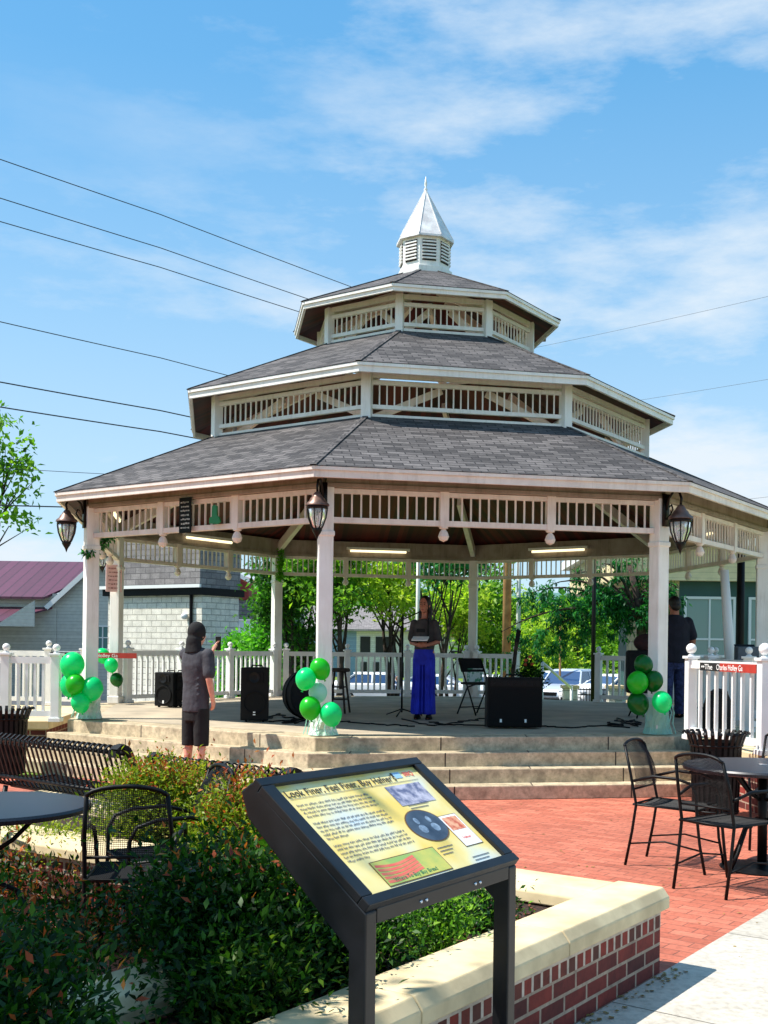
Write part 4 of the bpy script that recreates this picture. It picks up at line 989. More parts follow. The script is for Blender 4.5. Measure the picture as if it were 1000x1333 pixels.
for s_ in (-1, 1): mb = MB(); mb.ell((s_*.09, -.04, .04), (.042, .12, .04), 14, 8); mb.zbox(s_*.09, -.02, 0, .03, .07, .2); skinned(mb, 'shoe', 'blackmatte', t, .008, 2)
Mw = Matrix.Translation((wx, wy, .606)) @ Matrix.Rotation(R(-12), 4, 'Z')
q = Mw @ Vector((0, -.25, 1.075)); 
bk = thing('book', 'white open booklet held at the waist by the person in blue trousers', 'book', tuple(q), R(-12))
mb = MB(); mb.obox((0, 0, 0), (.23, 0, 0), (0, .12, .05), (0, -.005, .012)); mb.build('cover', 'blackmatte', bk); mb = MB(); mb.obox((0, -.003, .014), (.215, 0, 0), (0, .11, .046), (0, -.006, .016)); mb.build('pages', 'paper', bk)

# --- man in navy shirt, seen from behind
mx_, my_ = 3.50, 16.0
t = thing('person', 'person in a navy shirt standing behind the right front column, seen from the back', 'person', (mx_, my_, .606), R(180+15))
mb = MB(); hf = head(mb, (0, -.02, 1.63)); limb(mb, [(0, .01, 1.42), (0, 0, 1.55)], [.07, .066])
loft(mb, [((0, 0, .88), .18, .13), ((0, 0, 1.05), .185, .14), ((0, 0, 1.25), .2, .14), ((0, 0, 1.4), .15, .1)])
for s_ in (-1, 1):
    limb(mb, [(s_*.1, 0, .9), (s_*.11, -.01, .48), (s_*.11, .015, .09)], [.1, .064, .042]); limb(mb, [(s_*.11, .03, .05), (s_*.12, -.15, .03)], [.038, .032])
    sh_, el, wr_ = (s_*.21, 0, 1.40), (s_*.285, .02, 1.13), (s_*.30, -.05, .88)
    limb(mb, [sh_, el, wr_], [.066, .052, .034]); hand(mb, wr_, (0, -.2, -1), (0, -1, 0), (-s_, 0, 0), .5)
skinned(mb, 'body', 'skindark', t, .008)
facefeat(t, hf)
mb = MB(); loft(mb, [((0, .0, .80), .215, .165), ((0, 0, .95), .225, .17), ((0, .0, 1.15), .23, .165), ((0, .01, 1.33), .235, .15), ((0, 0, 1.44), .18, .11), ((0, 0, 1.49), .085, .08)])
for s_ in (-1, 1): limb(mb, [(s_*.21, 0, 1.38), (s_*.27, .015, 1.19)], [.086, .084])
skinned(mb, 'shirt', 'navy', t, .01, 4)
mb = MB(); loft(mb, [((0, 0, .7), .2, .15), ((0, 0, .9), .19, .14)])
for s_ in (-1, 1): loft(mb, [((s_*.115, .0, .06), .085, .1), ((s_*.11, 0, .4), .088, .1), ((s_*.1, 0, .85), .105, .13)])
skinned(mb, 'jeans', 'denim', t, .01, 4)
mb = MB(); mb.ell((0, .0, 1.665), (.09, .108, .10), 18, 12); mb.ell((0, .05, 1.61), (.078, .065, .07)); skinned(mb, 'hair', 'hair', t, .008, 3)
for s_ in (-1, 1): mb = MB(); mb.ell((s_*.115, -.05, .04), (.05, .14, .042), 14, 8); skinned(mb, 'shoe', 'blackmatte', t, .008, 2)

# --- small child far behind the stage
cx_, cy_ = A(518, 900, 34)[0], 34
t = thing('person', 'small child in a white and blue shirt beyond the microphone stand', 'person', (cx_, cy_, gz(34)), R(30))
mb = MB(); hf = head(mb, (0, 0, .97), 0, .9); limb(mb, [(0, 0, .8), (0, 0, .9)], [.04, .035]); loft(mb, [((0, 0, .45), .1, .075), ((0, 0, .6), .1, .07), ((0, 0, .8), .09, .05)])
for s_ in (-1, 1):
    limb(mb, [(s_*.05, 0, .5), (s_*.055, 0, .27), (s_*.055, 0, .05)], [.055, .04, .028]); limb(mb, [(s_*.055, 0, .03), (s_*.06, -.09, .025)], [.026, .02])
    limb(mb, [(s_*.11, 0, .76), (s_*.15, 0, .6), (s_*.14, -.08, .46)], [.034, .027, .02]); hand(mb, (s_*.14, -.08, .46), (0, -.3, -1), (0, -1, 0), (-s_, 0, 0), .4, .7)
skinned(mb, 'body', 'skin', t, .009, 3)
mb = MB(); loft(mb, [((0, 0, .42), .118, .09), ((0, 0, .6), .112, .082), ((0, 0, .76), .11, .07), ((0, 0, .83), .06, .04)])
for s_ in (-1, 1): limb(mb, [(s_*.11, 0, .76), (s_*.14, 0, .64)], [.045, .045])
skinned(mb, 'shirt', var('white_blue_print', rgb(226, 230, 240), rgb(86, 108, 180), 18, .8, p=(.45, .58)), t, .009, 3)
mb = MB(); loft(mb, [((0, 0, .36), .105, .08), ((0, 0, .46), .105, .08)]); [loft(mb, [((s_*.055, 0, .26), .056, .06), ((s_*.052, 0, .42), .06, .07)]) for s_ in (-1, 1)]; skinned(mb, 'shorts', 'denim', t, .009, 3)
mb = MB(); mb.ell((0, .015, .995), (.078, .088, .082), 14, 10); skinned(mb, 'hair', var('brown_hair', rgb(120, 84, 60), rgb(84, 58, 42), 20, .6), t, .009, 2)

# ------------------------------------------------------------------ balloons
def balloon(label, px, py, d, r, mat, group, tiltx=0):
    c = A(px, py, d)
    g = random.Random(int(px*31+py)); ax = (g.uniform(-.35, .35), g.uniform(-.35, .35), g.uniform(0, 6))
    t = thing('balloon', label, 'balloon', c, 0, group)
    mb = MB(); pr = []
    for i in range(17):
        a = math.pi*i/16; z = -math.cos(a)*1.14; rad = math.sin(a)*(1-.10*max(0, -z)); 
        if z < -.9: rad = max(rad, .09)
        pr.append((rad*r, z*r))
    mb.lathe(pr, (0, 0, 0), 28); mb.lathe([(.10*r, -1.14*r), (.05*r, -1.2*r), (.13*r, -1.3*r), (.10*r, -1.31*r)], (0, 0, 0), 12)
    o = mb.build('latex_skin', mat, t, smooth='all'); o.rotation_euler = ax
    return t
for a_ in (('mint balloon, topmost of the cluster on the outer left column', 94, 866, 13.95, .150, 'mint'), ('green balloon under the topmost one on the outer left column', 98, 891, 13.85, .118, 'green'),
           ('mint balloon peeking out behind the green one on the outer left column', 93, 892, 14.05, .142, 'mint'), ('mint balloon at the right of the cluster on the outer left column', 120, 897, 13.95, .138, 'mint'), ('mint balloon, lowest of the cluster on the outer left column', 105, 915, 13.9, .118, 'mint')): balloon(*a_, 'balloons on the outer left column')
for a_ in (('mint balloon, upper one on the rear left column', 134, 854, 17.8, .115, 'mint'), ('mint balloon in the middle of the rear left column\'s cluster', 145, 866, 17.7, .108, 'mint'), ('dark green balloon, lowest on the rear left column', 152, 885, 17.7, .102, 'dkgreen')): balloon(*a_, 'balloons on the rear left column')
for a_ in (('green balloon, topmost on the front left column', 417, 871, 11.8, .108, 'green'), ('mint balloon left of the topmost one on the front left column', 398, 884, 11.75, .110, 'mint'), ('green balloon at the lower left of the front left column', 404, 922, 11.72, .114, 'green'),
           ('mint balloon, lowest on the front left column', 431, 930, 11.72, .118, 'mint'), ('pale half see-through balloon in the middle of the front left column\'s cluster', 414, 902, 11.88, .10, 'pale')): balloon(*a_, 'balloons on the front left column')
for a_ in (('dark green balloon, topmost at the right front column', 838, 866, 12.6, .108, 'dkgreen'), ('bright green balloon left of the middle at the right front column', 830, 889, 12.5, .122, 'green'), ('dark green balloon touching the column at the right front column', 851, 887, 12.55, .108, 'dkgreen'),
           ('mint balloon, lowest right at the right front column', 862, 914, 12.4, .112, 'mint'), ('dark green balloon, lowest left at the right front column', 831, 916, 12.55, .122, 'dkgreen')): balloon(*a_, 'balloons on the right front column')
def ribbon_tie(label, k, r, mat, z1, seed):
    x, y, _ = PW(k, r); g = random.Random(seed); t = thing('ribbon_wrap', label, 'ribbon wrap', (x, y, .61), R(A0+45*k), 'ribbon wraps at the column feet')
    mb = MB(); n = 28; prof = [(0, .15), (.07, .125), (.15, .13), (.22, .118), (z1, .12)]; vs = []
    for z, rr_ in prof: vs += [((rr_+g.uniform(-.012, .03))*math.cos(2*math.pi*j/n), (rr_+g.uniform(-.012, .03))*math.sin(2*math.pi*j/n), z) for j in range(n)]
    mb.add(vs, [(i*n+j, i*n+(j+1) % n, (i+1)*n+(j+1) % n, (i+1)*n+j) for i in range(4) for j in range(n)]); mb.build('gathered_cloth', mat, t)
    mb = MB()
    for _ in range(5): a = g.uniform(3.6, 5.8); mb.path([(.15*math.cos(a), .15*math.sin(a), z1), (.2*math.cos(a+.1), .2*math.sin(a+.1), z1*.6), (.2*math.cos(a-.1), .2*math.sin(a-.1), z1*.3), (.23*math.cos(a), .23*math.sin(a), .01)], .006, 5)
    mb.build('streamer', 'pale', t); return t
M['tulle'] = var('tulle', rgb(226, 236, 226), rgb(178, 214, 190), 20, .8, bs=.6, bscale=30, bd=.02)
ribbon_tie('pale green gathered ribbon at the foot of the outer left column', -1, 5.08, 'tulle', .36, 1)
ribbon_tie('pale green gathered ribbon at the foot of the front left column', 0, 5.08, 'tulle', .30, 2)
ribbon_tie('bluish white gathered ribbon at the foot of the right front column', 1, 5.08, 'pale', .42, 3)
# garlands
def garland(label, pts, n=900, seed=1, mat='leafteal', s=.06, spread=.035):
    pts = [Vector(p) for p in pts]; t = thing('garland', label, 'garland', tuple(pts[0])); rel = [p-pts[0] for p in pts]
    mb = MB(); mb.path(rel, .008, 6); mb.build('cord', 'bark', t, smooth='all'); bl = []
    for a, b2 in zip(rel, rel[1:]):
        k = max(1, int((b2-a).length/.06)); bl += [tuple(a.lerp(b2, i/k))+(spread, spread, spread) for i in range(k)]
    foliage('leaves', mat, t, bl, n, s, clump=.02, per=8, seed=seed, aspect=.4, shell=.1)
x1 = Vector(A(112, 722, 14.05)); x2 = Vector(A(152, 691, 15.2))
garland('dark green leafy garland swagged from the outer left column', [x1, x1.lerp(x2, .35)+Vector((0, 0, -.06)), x1.lerp(x2, .7)+Vector((0, 0, -.02)), x2], 500, 3)
x1 = PW(-3, 4.92, 3.42); garland('green garland hanging down the top of the rear left centre column', [x1, (x1[0], x1[1]-.02, 3.2), (x1[0]-.03, x1[1]-.04, 3.0), (x1[0], x1[1]-.03, 2.8)], 600, 4, 'leafbright')

# notices on the gazebo
def board(name, label, cat, c, rz, w_, h_, mat, lines, inkm, seed=1, group=None):
    t = thing(name, label, cat, c, rz, group); mb = MB(); mb.box((0, 0, 0), (w_, .014, h_)); mb.build('board', mat, t, bevel=.003); g = random.Random(seed); mb = MB()
    for k in range(lines):
        z = h_*(.36-.72*k/(lines-1)); x = -w_*.38+g.uniform(0, .08)*w_; e = w_*.38-g.uniform(0, .1)*w_
        while x < e: l_ = g.uniform(.06, .18)*w_; mb.box((min(x+l_/2, e), -.0095, z+g.uniform(-.003, .003)), (l_, .002, h_*.035*g.uniform(.7, 1.6))); x += l_+.03*w_
    mb.build('lettering', inkm, t); return t
fx = PW(-1, 5.2, 3.13, 22.5); m_ = Vector(PW(-1, 5.2)).lerp(Vector(PW(0, 5.2)), .47); dv = Vector(PW(0, 5.2))-Vector(PW(-1, 5.2)); ang = math.atan2(dv.y, dv.x)
board('notice_board', 'small black board with chalky lettering on the frieze, left of the green hat', 'notice board', (m_.x, m_.y, 3.12), ang, .20, .42, 'blackmatte', 7, var('chalk', rgb(190, 196, 190), rgb(120, 126, 120), 40, .9))
x, y, _ = PW(-2, 5.08); board('poster', 'pink paper poster wrapped high on the rear left column', 'poster', (x-.02, y-.115, 2.64), R(A0+45), .26, .44, 'pinkpaper', 6, plain('pink_ink', rgb(170, 110, 112), .7), 3)
m_ = Vector(PW(-1, 5.2)).lerp(Vector(PW(0, 5.2)), .59)
t = thing('paper_hat', 'shiny dark green cut-out hat shape on the left frieze', 'decoration', (m_.x, m_.y, 3.0), ang); t.scale = (.62, 1, .66)
mb = MB(); mb.plate([(-.13, 0, 0), (.10, 0, -.02), (.16, 0, .02), (.12, 0, .10), (.07, 0, .13), (.06, 0, .30), (.0, 0, .33), (-.06, 0, .30), (-.07, 0, .12), (-.13, 0, .10)], (0, .02, 0)); mb.build('cutout', plain('green_foil', rgb(8, 110, 50), .3, .2), t, fix=True)

# ------------------------------------------------------------------ stage equipment
ZS = .607
def speaker(label, px, py, w_, h_, d_, rz):
    x, y, _ = G(px, py, ZS); t = thing('loudspeaker', label, 'loudspeaker', (x, y, ZS), R(rz), 'black stage loudspeakers')
    mb = MB(); mb.prism([(-w_/2, 0), (w_/2, 0), (w_/2*.72, d_), (-w_/2*.72, d_)], .02, h_); mb.build('cabinet', 'blackmatte', t, bevel=.012)
    mb = MB(); mb.lathe([(w_*.40, 0), (w_*.41, -.012), (w_*.37, -.014), (w_*.33, .0), (w_*.12, .03), (.0, .02)], (0, -.002, h_*.36), 28, axis='Y'); mb.build('woofer', 'grille', t, smooth=True)
    mb = MB(); mb.box((0, -.004, h_*.82), (w_*.62, .02, h_*.2)); mb.build('horn', 'grille', t, bevel=.004)
    mb = MB(); mb.lathe([(w_*.18, 0), (w_*.19, -.01), (w_*.14, -.006), (.0, .01)], (0, -.015, h_*.82), 20, axis='Y'); mb.build('tweeter', 'black', t, smooth=True)
    mb = MB(); mb.box((0, -.012, h_*.16), (.03, .004, .045)); mb.build('badge', 'paper', t); mb = MB(); mb.path([(-w_*.2, d_*.5, h_), (-w_*.18, d_*.5, h_+.025), (w_*.18, d_*.5, h_+.025), (w_*.2, d_*.5, h_)], .01, 6); mb.build('handle', 'blackmatte', t)
    for sx in (-1, 1):
        for yy in (.03, d_*.8): mb = MB(); mb.zbox(sx*w_*.3, yy, 0, .022, .03, .03); mb.build('foot', 'blackmatte', t)
speaker('black loudspeaker standing alone between the hooded person and the front left column', 331, 940, .36, .69, .36, 0)
speaker('black loudspeaker left of the hooded person, the wider of the pair', 213, 921, .36, .54, .34, -25)
speaker('black loudspeaker partly hidden behind the hooded person\'s back', 238, 921, .30, .54, .3, 20)
x, y, _ = G(670, 949, ZS); t = thing('amplifier', 'large square black amplifier cabinet at centre stage under the guitar', 'amplifier', (x, y, ZS), R(3))
mb = MB(); mb.zbox(0, .16, .02, .62, .67, .32); mb.build('cabinet', 'blackmatte', t, bevel=.015); mb = MB(); mb.box((0, -.006, .27), (.60, .012, .44)); mb.build('grille_cloth', 'grille', t); mb = MB(); mb.box((0, -.006, .55), (.60, .014, .07)); 
for k in range(7): mb.lathe([(.012, 0), (.011, -.02)], (-.24+.08*k, -.012, .55), 10, axis='Y')
mb.build('control_panel', 'black', t); mb = MB(); mb.box((-.17, -.014, .1), (.024, .004, .04)); mb.box((.13, -.014, .1), (.024, .004, .04)); mb.build('badge', 'paper', t); mb = MB(); mb.path([(-.1, .16, .62), (-.09, .16, .65), (.09, .16, .65), (.1, .16, .62)], .012, 6); mb.build('handle', 'blackmatte', t)
# guitar on a stand behind the amplifier
x, y, _ = G(664, 936, ZS); t = thing('guitar', 'black electric guitar leaning upright on its stand behind the amplifier', 'guitar', (x, y, ZS), R(8))
tl = R(12); gp = lambda u, v: (u+v*.13, v*math.sin(.12)*.5, .36+v)
mb = MB(); out = [(0, -.18), (.12, -.17), (.165, -.08), (.12, .02), (.13, .1), (.16, .16), (.11, .15), (.06, .09), (-.05, .09), (-.10, .19), (-.15, .16), (-.12, .06), (-.12, .0), (-.165, -.08), (-.12, -.17)]
mb.plate([gp(u, v) for u, v in out], (0, .04, 0)); mb.build('guitar_body', plain('black_lacquer', rgb(18, 16, 18), .15), t, fix=True, bevel=.006)
mb = MB(); mb.bar(gp(0, .08), gp(0, .70), .05, .022, up=(0, 1, 0)); mb.build('neck', 'bark', t); mb = MB(); mb.plate([gp(-.03, .69), gp(.03, .69), gp(.045, .86), gp(-.02, .88)], (0, .018, 0)); mb.build('headstock', 'blackmatte', t, fix=True)
mb = MB(); mb.path([(0, .05, .0), (0, .06, .3), (.05, .06, .62)], .012, 6)
for a in (-1.2, 0.2, 1.7): mb.path([(0, .05, .15), (.22*math.sin(a), .05+.22*math.cos(a), 0)], .01, 6)
mb.build('stand', 'black', t, smooth='all')
x, y, _ = G(694, 940, ZS); t = thing('flower_pot', 'dark bunch of plants with orange flowers beside the guitar, behind the amplifier', 'potted plant', (x, y+.35, ZS))
mb = MB(); mb.lathe([(.1, 0), (.13, .3), (.14, .32), (.12, .32)], (0, 0, 0), 16); mb.build('pot', 'blackmatte', t, smooth=True); foliage('leaves', 'leafhedge', t, [(0, 0, .58, .12, .11, .24)], 900, .06, clump=.05, seed=8)
mb = MB(); [mb.ell((random.uniform(-.1, .12), random.uniform(-.14, 0), random.uniform(.75, .92)), .024, 8, 6) for _ in range(4)]; mb.build('blossoms', plain('orange_petal', rgb(180, 70, 34), .6), t)
# microphone stand
x, y, _ = G(523, 932, ZS); t = thing('microphone_stand', 'tall black microphone stand left of the person in blue trousers', 'microphone stand', (x, y, ZS))
mb = MB(); mb.path([(0, 0, .05), (0, 0, 1.34)], .013, 8); mb.build('pole', 'black', t, smooth='all'); mb = MB(); mb.path([(-.16, .12, 1.26), (0, 0, 1.36), (.22, -.12, 1.46)], .009, 8); mb.build('boom', 'black', t, smooth='all')
for a in (.3, 2.4, 4.5): mb = MB(); mb.path([(0, 0, .10), (.16*math.cos(a), .16*math.sin(a), .05), (.30*math.cos(a), .30*math.sin(a), .01)], .010, 6); mb.build('leg', 'black', t, smooth='all')
mb = MB(); mb.path([(.22, -.12, 1.46), (.28, -.15, 1.48), (.32, -.17, 1.49)], [.013, .018, .026], 10); mb.ell((.33, -.175, 1.495), .028, 12, 8); mb.build('microphone', 'blackmatte', t, smooth='all')
# bar stool
x, y, _ = G(440, 928, ZS); t = thing('bar_stool', 'dark round-seated bar stool right of the front left column', 'stool', (x, y, ZS))
mb = MB(); mb.lathe([(.15, .60), (.17, .61), (.17, .64), (.15, .655), (0, .655)], (0, 0, 0), 24); mb.build('seat', 'bark', t, smooth=True)
for k in range(4): a = k*math.pi/2+.6; mb = MB(); mb.path([(.11*math.cos(a), .11*math.sin(a), .61), (.2*math.cos(a), .2*math.sin(a), 0)], .016, 8); mb.build('leg', 'bark', t, smooth='all')
for z, r_ in ((.2, .175), (.38, .15)): mb = MB(); mb.path([(r_*math.cos(a), r_*math.sin(a), z) for a in np.linspace(.6, .6+2*math.pi, 5)], .010, 6); mb.build('rung', 'bark', t)
# folding chair with a folded cloth
def folding(label, px, py, rz):
    x, y, _ = G(px, py, ZS); t = thing('folding_chair', label, 'folding chair', (x, y, ZS), R(rz), 'black folding chairs on the stage')
    for s in (-1, 1):
        mb = MB(); mb.path([(s*.2, -.22, 0), (s*.2, .0, .42), (s*.2, .2, .80)], .012, 8); mb.build('front_leg', 'black', t, smooth='all'); mb = MB(); mb.path([(s*.18, .26, 0), (s*.18, .02, .40), (s*.18, -.18, .45)], .012, 8); mb.build('rear_leg', 'black', t, smooth='all')
    mb = MB(); mb.box((0, -.02, .455), (.40, .38, .035)); mb.build('seat', 'blackmatte', t, bevel=.012); mb = MB(); mb.obox((0, .175, .72), (.42, 0, 0), (0, .09, .2), (0, -.03, .012)); mb.build('backrest', 'blackmatte', t, bevel=.012)
    mb = MB(); mb.path([(-.2, -.17, .1), (.2, -.17, .1)], .009, 6); mb.path([(-.18, .2, .1), (.18, .2, .1)], .009, 6); mb.build('crossbar', 'black', t)
    return x, y
x, y = folding('black folding chair left of the amplifier, a pale cloth over its back', 622, 930, 35)
t = thing('folded_cloth', 'pale green and white cloth hanging under the back of the folding chair', 'cloth', (x-.06, y+.16, ZS+.48), R(35))
mb = MB(); mb.box((0, -.03, .08), (.28, .012, .22)); mb.build('fabric', var('green_white_print', rgb(214, 226, 222), rgb(70, 150, 110), 16, .8, p=(.5, .6)), t, bevel=.004)
# round drum case
x, y, _ = G(400, 936, ZS); t = thing('drum_case', 'round black drum case behind the balloons of the front left column', 'drum case', (x, y+.1, ZS), R(30))
mb = MB(); mb.lathe([(.0, -.16), (.30, -.16), (.32, -.14), (.32, .14), (.30, .16), (0, .16)], (0, 0, .325), 36, axis='Y'); mb.build('shell', 'blackcloth', t, smooth=True); mb = MB(); mb.path([(.328*math.cos(a), 0, .325+.328*math.sin(a)) for a in np.linspace(0, 2*math.pi, 33)], .012, 6); mb.build('strap', 'black', t)
# tripod stand with case
x, y, _ = G(838, 934, ZS); t = thing('tripod_stand', 'black tripod stand with a dark case behind the dark green balloons', 'equipment stand', (x, y, ZS))
for a in (.2, 2.2, 4.2): mb = MB(); mb.path([(0, 0, .5), (.3*math.cos(a), .3*math.sin(a), 0)], .013, 6); mb.build('leg', 'black', t, smooth='all')
mb = MB(); mb.path([(0, 0, .4), (0, 0, 1.0)], .018, 8); mb.build('pole', 'black', t, smooth='all'); mb = MB(); mb.box((-.05, 0, .66), (.42, .2, .62)); mb.build('case', 'blackcloth', t, bevel=.04); mb = MB(); mb.ell((.02, 0, 1.08), (.18, .12, .13), 14, 10); mb.build('draped_cloth', var('maroon_cloth', rgb(60, 30, 34), rgb(30, 18, 22), 8, .9), t, smooth='all')
# bag, monitor and box on the right landing
t = thing('equipment_bag', 'tall black equipment bag behind the pickets of the front right railing', 'bag', (3.42, 13.2, .60)); mb = MB(); mb.ell((0, 0, .26), (.18, .14, .28), 18, 12); mb.zbox(0, 0, 0, .3, .32, .24); skinned(mb, 'fabric', 'blackcloth', t, .015, 6); mb = MB(); mb.path([(-.08, -.13, .40), (-.06, -.18, .5), (.06, -.18, .5), (.08, -.13, .40)], .012, 6); mb.build('handle', 'blackmatte', t)
p_ = A(962, 858, 14.6); t = thing('mixing_table', 'small dark table with a grey mixer case near the right edge', 'table', (p_[0], p_[1], .6)); 
mb = MB(); mb.box((0, 0, .80), (.55, .42, .04)); mb.build('tabletop', 'blackmatte', t, bevel=.005)
for sx in (-1, 1):
    for sy in (-1, 1): mb = MB(); mb.path([(sx*.24, sy*.18, .79), (sx*.26, sy*.2, 0)], .014, 6); mb.build('leg', 'black', t)
t = thing('mixer_case', 'grey open mixer case standing on the small table near the right edge', 'case', (p_[0]+.1, p_[1], 1.422)); mb = MB(); mb.box((0, 0, .11), (.28, .2, .22)); mb.build('shell', var('grey_case', rgb(84, 92, 100), rgb(64, 70, 78), 8, .6), t, bevel=.01); mb = MB(); mb.obox((0, .1, .23), (.27, 0, 0), (0, .012, 0), (0, .04, .04)); mb.build('latch', 'black', t)
# cables lying on the stage floor
g = random.Random(12)
def cable(label, pts, sub=7, amp=.09):
    P_ = [Vector((*p, ZS+.008)) for p in pts]; out = []
    for a, b2 in zip(P_, P_[1:]):
        for k in range(sub): q = a.lerp(b2, k/sub); q.x += g.uniform(-amp, amp)*.5; q.y += g.uniform(-amp, amp); out.append(q)
    out.append(P_[-1])
    # catmull smoothing
    sm = []
    for i in range(len(out)-1):
        p0, p1, p2, p3 = out[max(0, i-1)], out[i], out[i+1], out[min(len(out)-1, i+2)]
        for k in range(4): u = k/4; sm.append(.5*((2*p1)+(p2-p0)*u+(2*p0-5*p1+4*p2-p3)*u*u+(3*p1-p0-3*p2+p3)*u**3))
    sm.append(out[-1]); mb = MB(); mb.path(sm, .009, 6); o = mb.build('cable', 'blackmatte', None, smooth='all'); tag(o, label, 'cable', 'black cables on the stage floor')
def gx(px, py): return G(px, py, ZS)[:2]
cable('black cable from the lone loudspeaker across the stage to the microphone stand', [gx(350, 940), gx(390, 938), gx(450, 940), gx(500, 944), gx(540, 946)])
cable('black cable tangled behind the front left column', [gx(345, 936), gx(370, 930), gx(385, 938), gx(376, 942), gx(440, 936)], amp=.2)
cable('black cable running from the microphone stand to the amplifier', [gx(520, 936), gx(560, 945), gx(600, 944), gx(636, 946)])
cable('black cable looping from the person in blue trousers towards the folding chair', [gx(560, 940), gx(580, 944), gx(610, 938), gx(634, 936)], amp=.12)
cable('black cable from the amplifier to the tripod stand', [gx(706, 946), gx(740, 948), gx(780, 945), gx(820, 948)])
cable('black cable heaped in loops under the dark green balloons', [gx(790, 940), gx(806, 946), gx(812, 936), gx(824, 946), gx(818, 938), gx(835, 944)], amp=.22)
# ------------------------------------------------------------------ buildings behind
M['siding'] = lapped('grey_siding', rgb(196, 198, 190), rgb(184, 186, 178), .16, 'Y', .75, .86, .02, .7, .55)
M['whitesiding'] = lapped('white_siding', rgb(206, 206, 202), rgb(196, 196, 192), .2, 'Y', .75, .86, .02, .7, .6)
M['tansiding'] = lapped('tan_siding', rgb(236, 216, 172), rgb(226, 206, 162), .16, 'Y', .75, .86, .02, .6, .65)
M['maroon'] = lapped('maroon_metal_roof', rgb(96, 46, 68), rgb(82, 38, 56), .5, 'X', .5, .80, .03, .8, .35)
M['block'] = bricks('pale_block', rgb(244, 238, 222), rgb(232, 226, 208), rgb(190, 184, 168), .5, .22, .014, rough=.9, bs=1, bd=.03, namt=.5)
M['greyblock'] = bricks('grey_block', rgb(150, 144, 142), rgb(128, 122, 122), rgb(104, 100, 100), .5, .22, .014, rough=.9, bs=.8, bd=.02, namt=.6)
M['redgable'] = var('red_gable', rgb(158, 62, 48), rgb(134, 50, 40), 2, .8)
M['bluewall'] = lapped('blue_siding', rgb(124, 150, 180), rgb(114, 140, 170), .2, 'Y', .7, .86, .02, .6, .6)
M['greenwall'] = var('dark_green_wall', rgb(44, 84, 78), rgb(36, 72, 68), 1, .6)
M['trim'] = plain('white_trim', rgb(226, 226, 222), .5)
M['shopglass'] = plain('shop_glass', rgb(96, 136, 124), .07, 0, spec=.9)
def window(t, x, y, z, w_, h_, bars=1, glass='windowglass', name='window', nx=1):
    """in a wall facing -Y at local y"""
    mb = MB(); f = .07
    for sx in (-1, 1): mb.box((x+sx*(w_/2-f/2), y-.03, z), (f, .08, h_))
    for sz in (-1, 1): mb.box((x, y-.03, z+sz*(h_/2-f/2)), (w_-2*f, .08, f))
    for k in range(1, nx+1): mb.box((x-w_/2+w_*k/(nx+1), y-.025, z), (.05, .05, h_-2*f))
    if bars: mb.box((x, y-.02, z+(h_*.0 if bars == 1 else -h_*.2)), (w_-2*f, .04, .05))
    fr = mb.build(name, 'trim', t); mb = MB(); mb.box((x, y-.008, z), (w_-2*f, .012, h_-2*f)); mb.build('pane', glass, fr)
def gable_house(name, label, x0, x1, y, dep, ze, zp, zb, wall, roof, cat='house', over=.35):
    """gable end facing the camera"""
    t = thing(name, label, cat, ((x0+x1)/2, y, zb)); w_ = (x1-x0)/2; ze -= zb; zp -= zb
    mb = MB(); pr = [(-w_, 0), (w_, 0), (w_, ze), (0, zp), (-w_, ze)]; mb.plate([(a, 0, b2) for a, b2 in pr], (0, dep, 0)); mb.build('wall', wall, t, fix=True)
    for s in (-1, 1):
        sl = (zp-ze)/w_; e = (s*(w_+over), -over, ze-sl*over+.06); r0 = (0, -over, zp+.06); mb = MB()
        mb.plate([e, r0, (0, dep+over, zp+.06), (e[0], dep+over, e[2])], (0, 0, .10)); mb.build('roof', roof, t, fix=True)
        mb = MB(); mb.bar((s*w_*.0, -over-.02, zp+.02), (e[0], -over-.02, e[2]-.03), .05, .22, up=(0, 0, 1)); mb.build('barge_board', 'trim', t)
    return t
# left grey house with maroon roof: gable towards us, long wing to the left
HD = 52
gx0, gx1 = A(73, 783, HD)[0], A(188, 798, HD)[0]; ze = A(73, 784, HD)[2]; zp = ze+1.95
hb_ = gable_house('house', 'grey clapboard house with a maroon metal roof at the left behind the railing', gx0, gx1, HD, 9, ze, zp, gz(HD), 'siding', 'blackmatte')
hx = (gx0+gx1)/2; zb = gz(HD)
mb = MB(); mb.box((-6.0-(gx1-gx0)/2+.05, 4.5, (ze-zb+.4)/2+.0), (12, 9.2, ze-zb+.4)); mb.build('side_wall', 'siding', hb_)
mb = MB(); L0, L1 = -12, -.1; yb = .6; ym = 4.6
mb.plate([(L0, -.6, ze-zb+.12), (-(gx1-gx0)/2-.35, -.6, ze-zb+.12), (-.25, ym, zp-zb+.2), (L0, ym, zp-zb+.2)], (0, 0, .1)); mb.build('roof', 'maroon', hb_, fix=True)
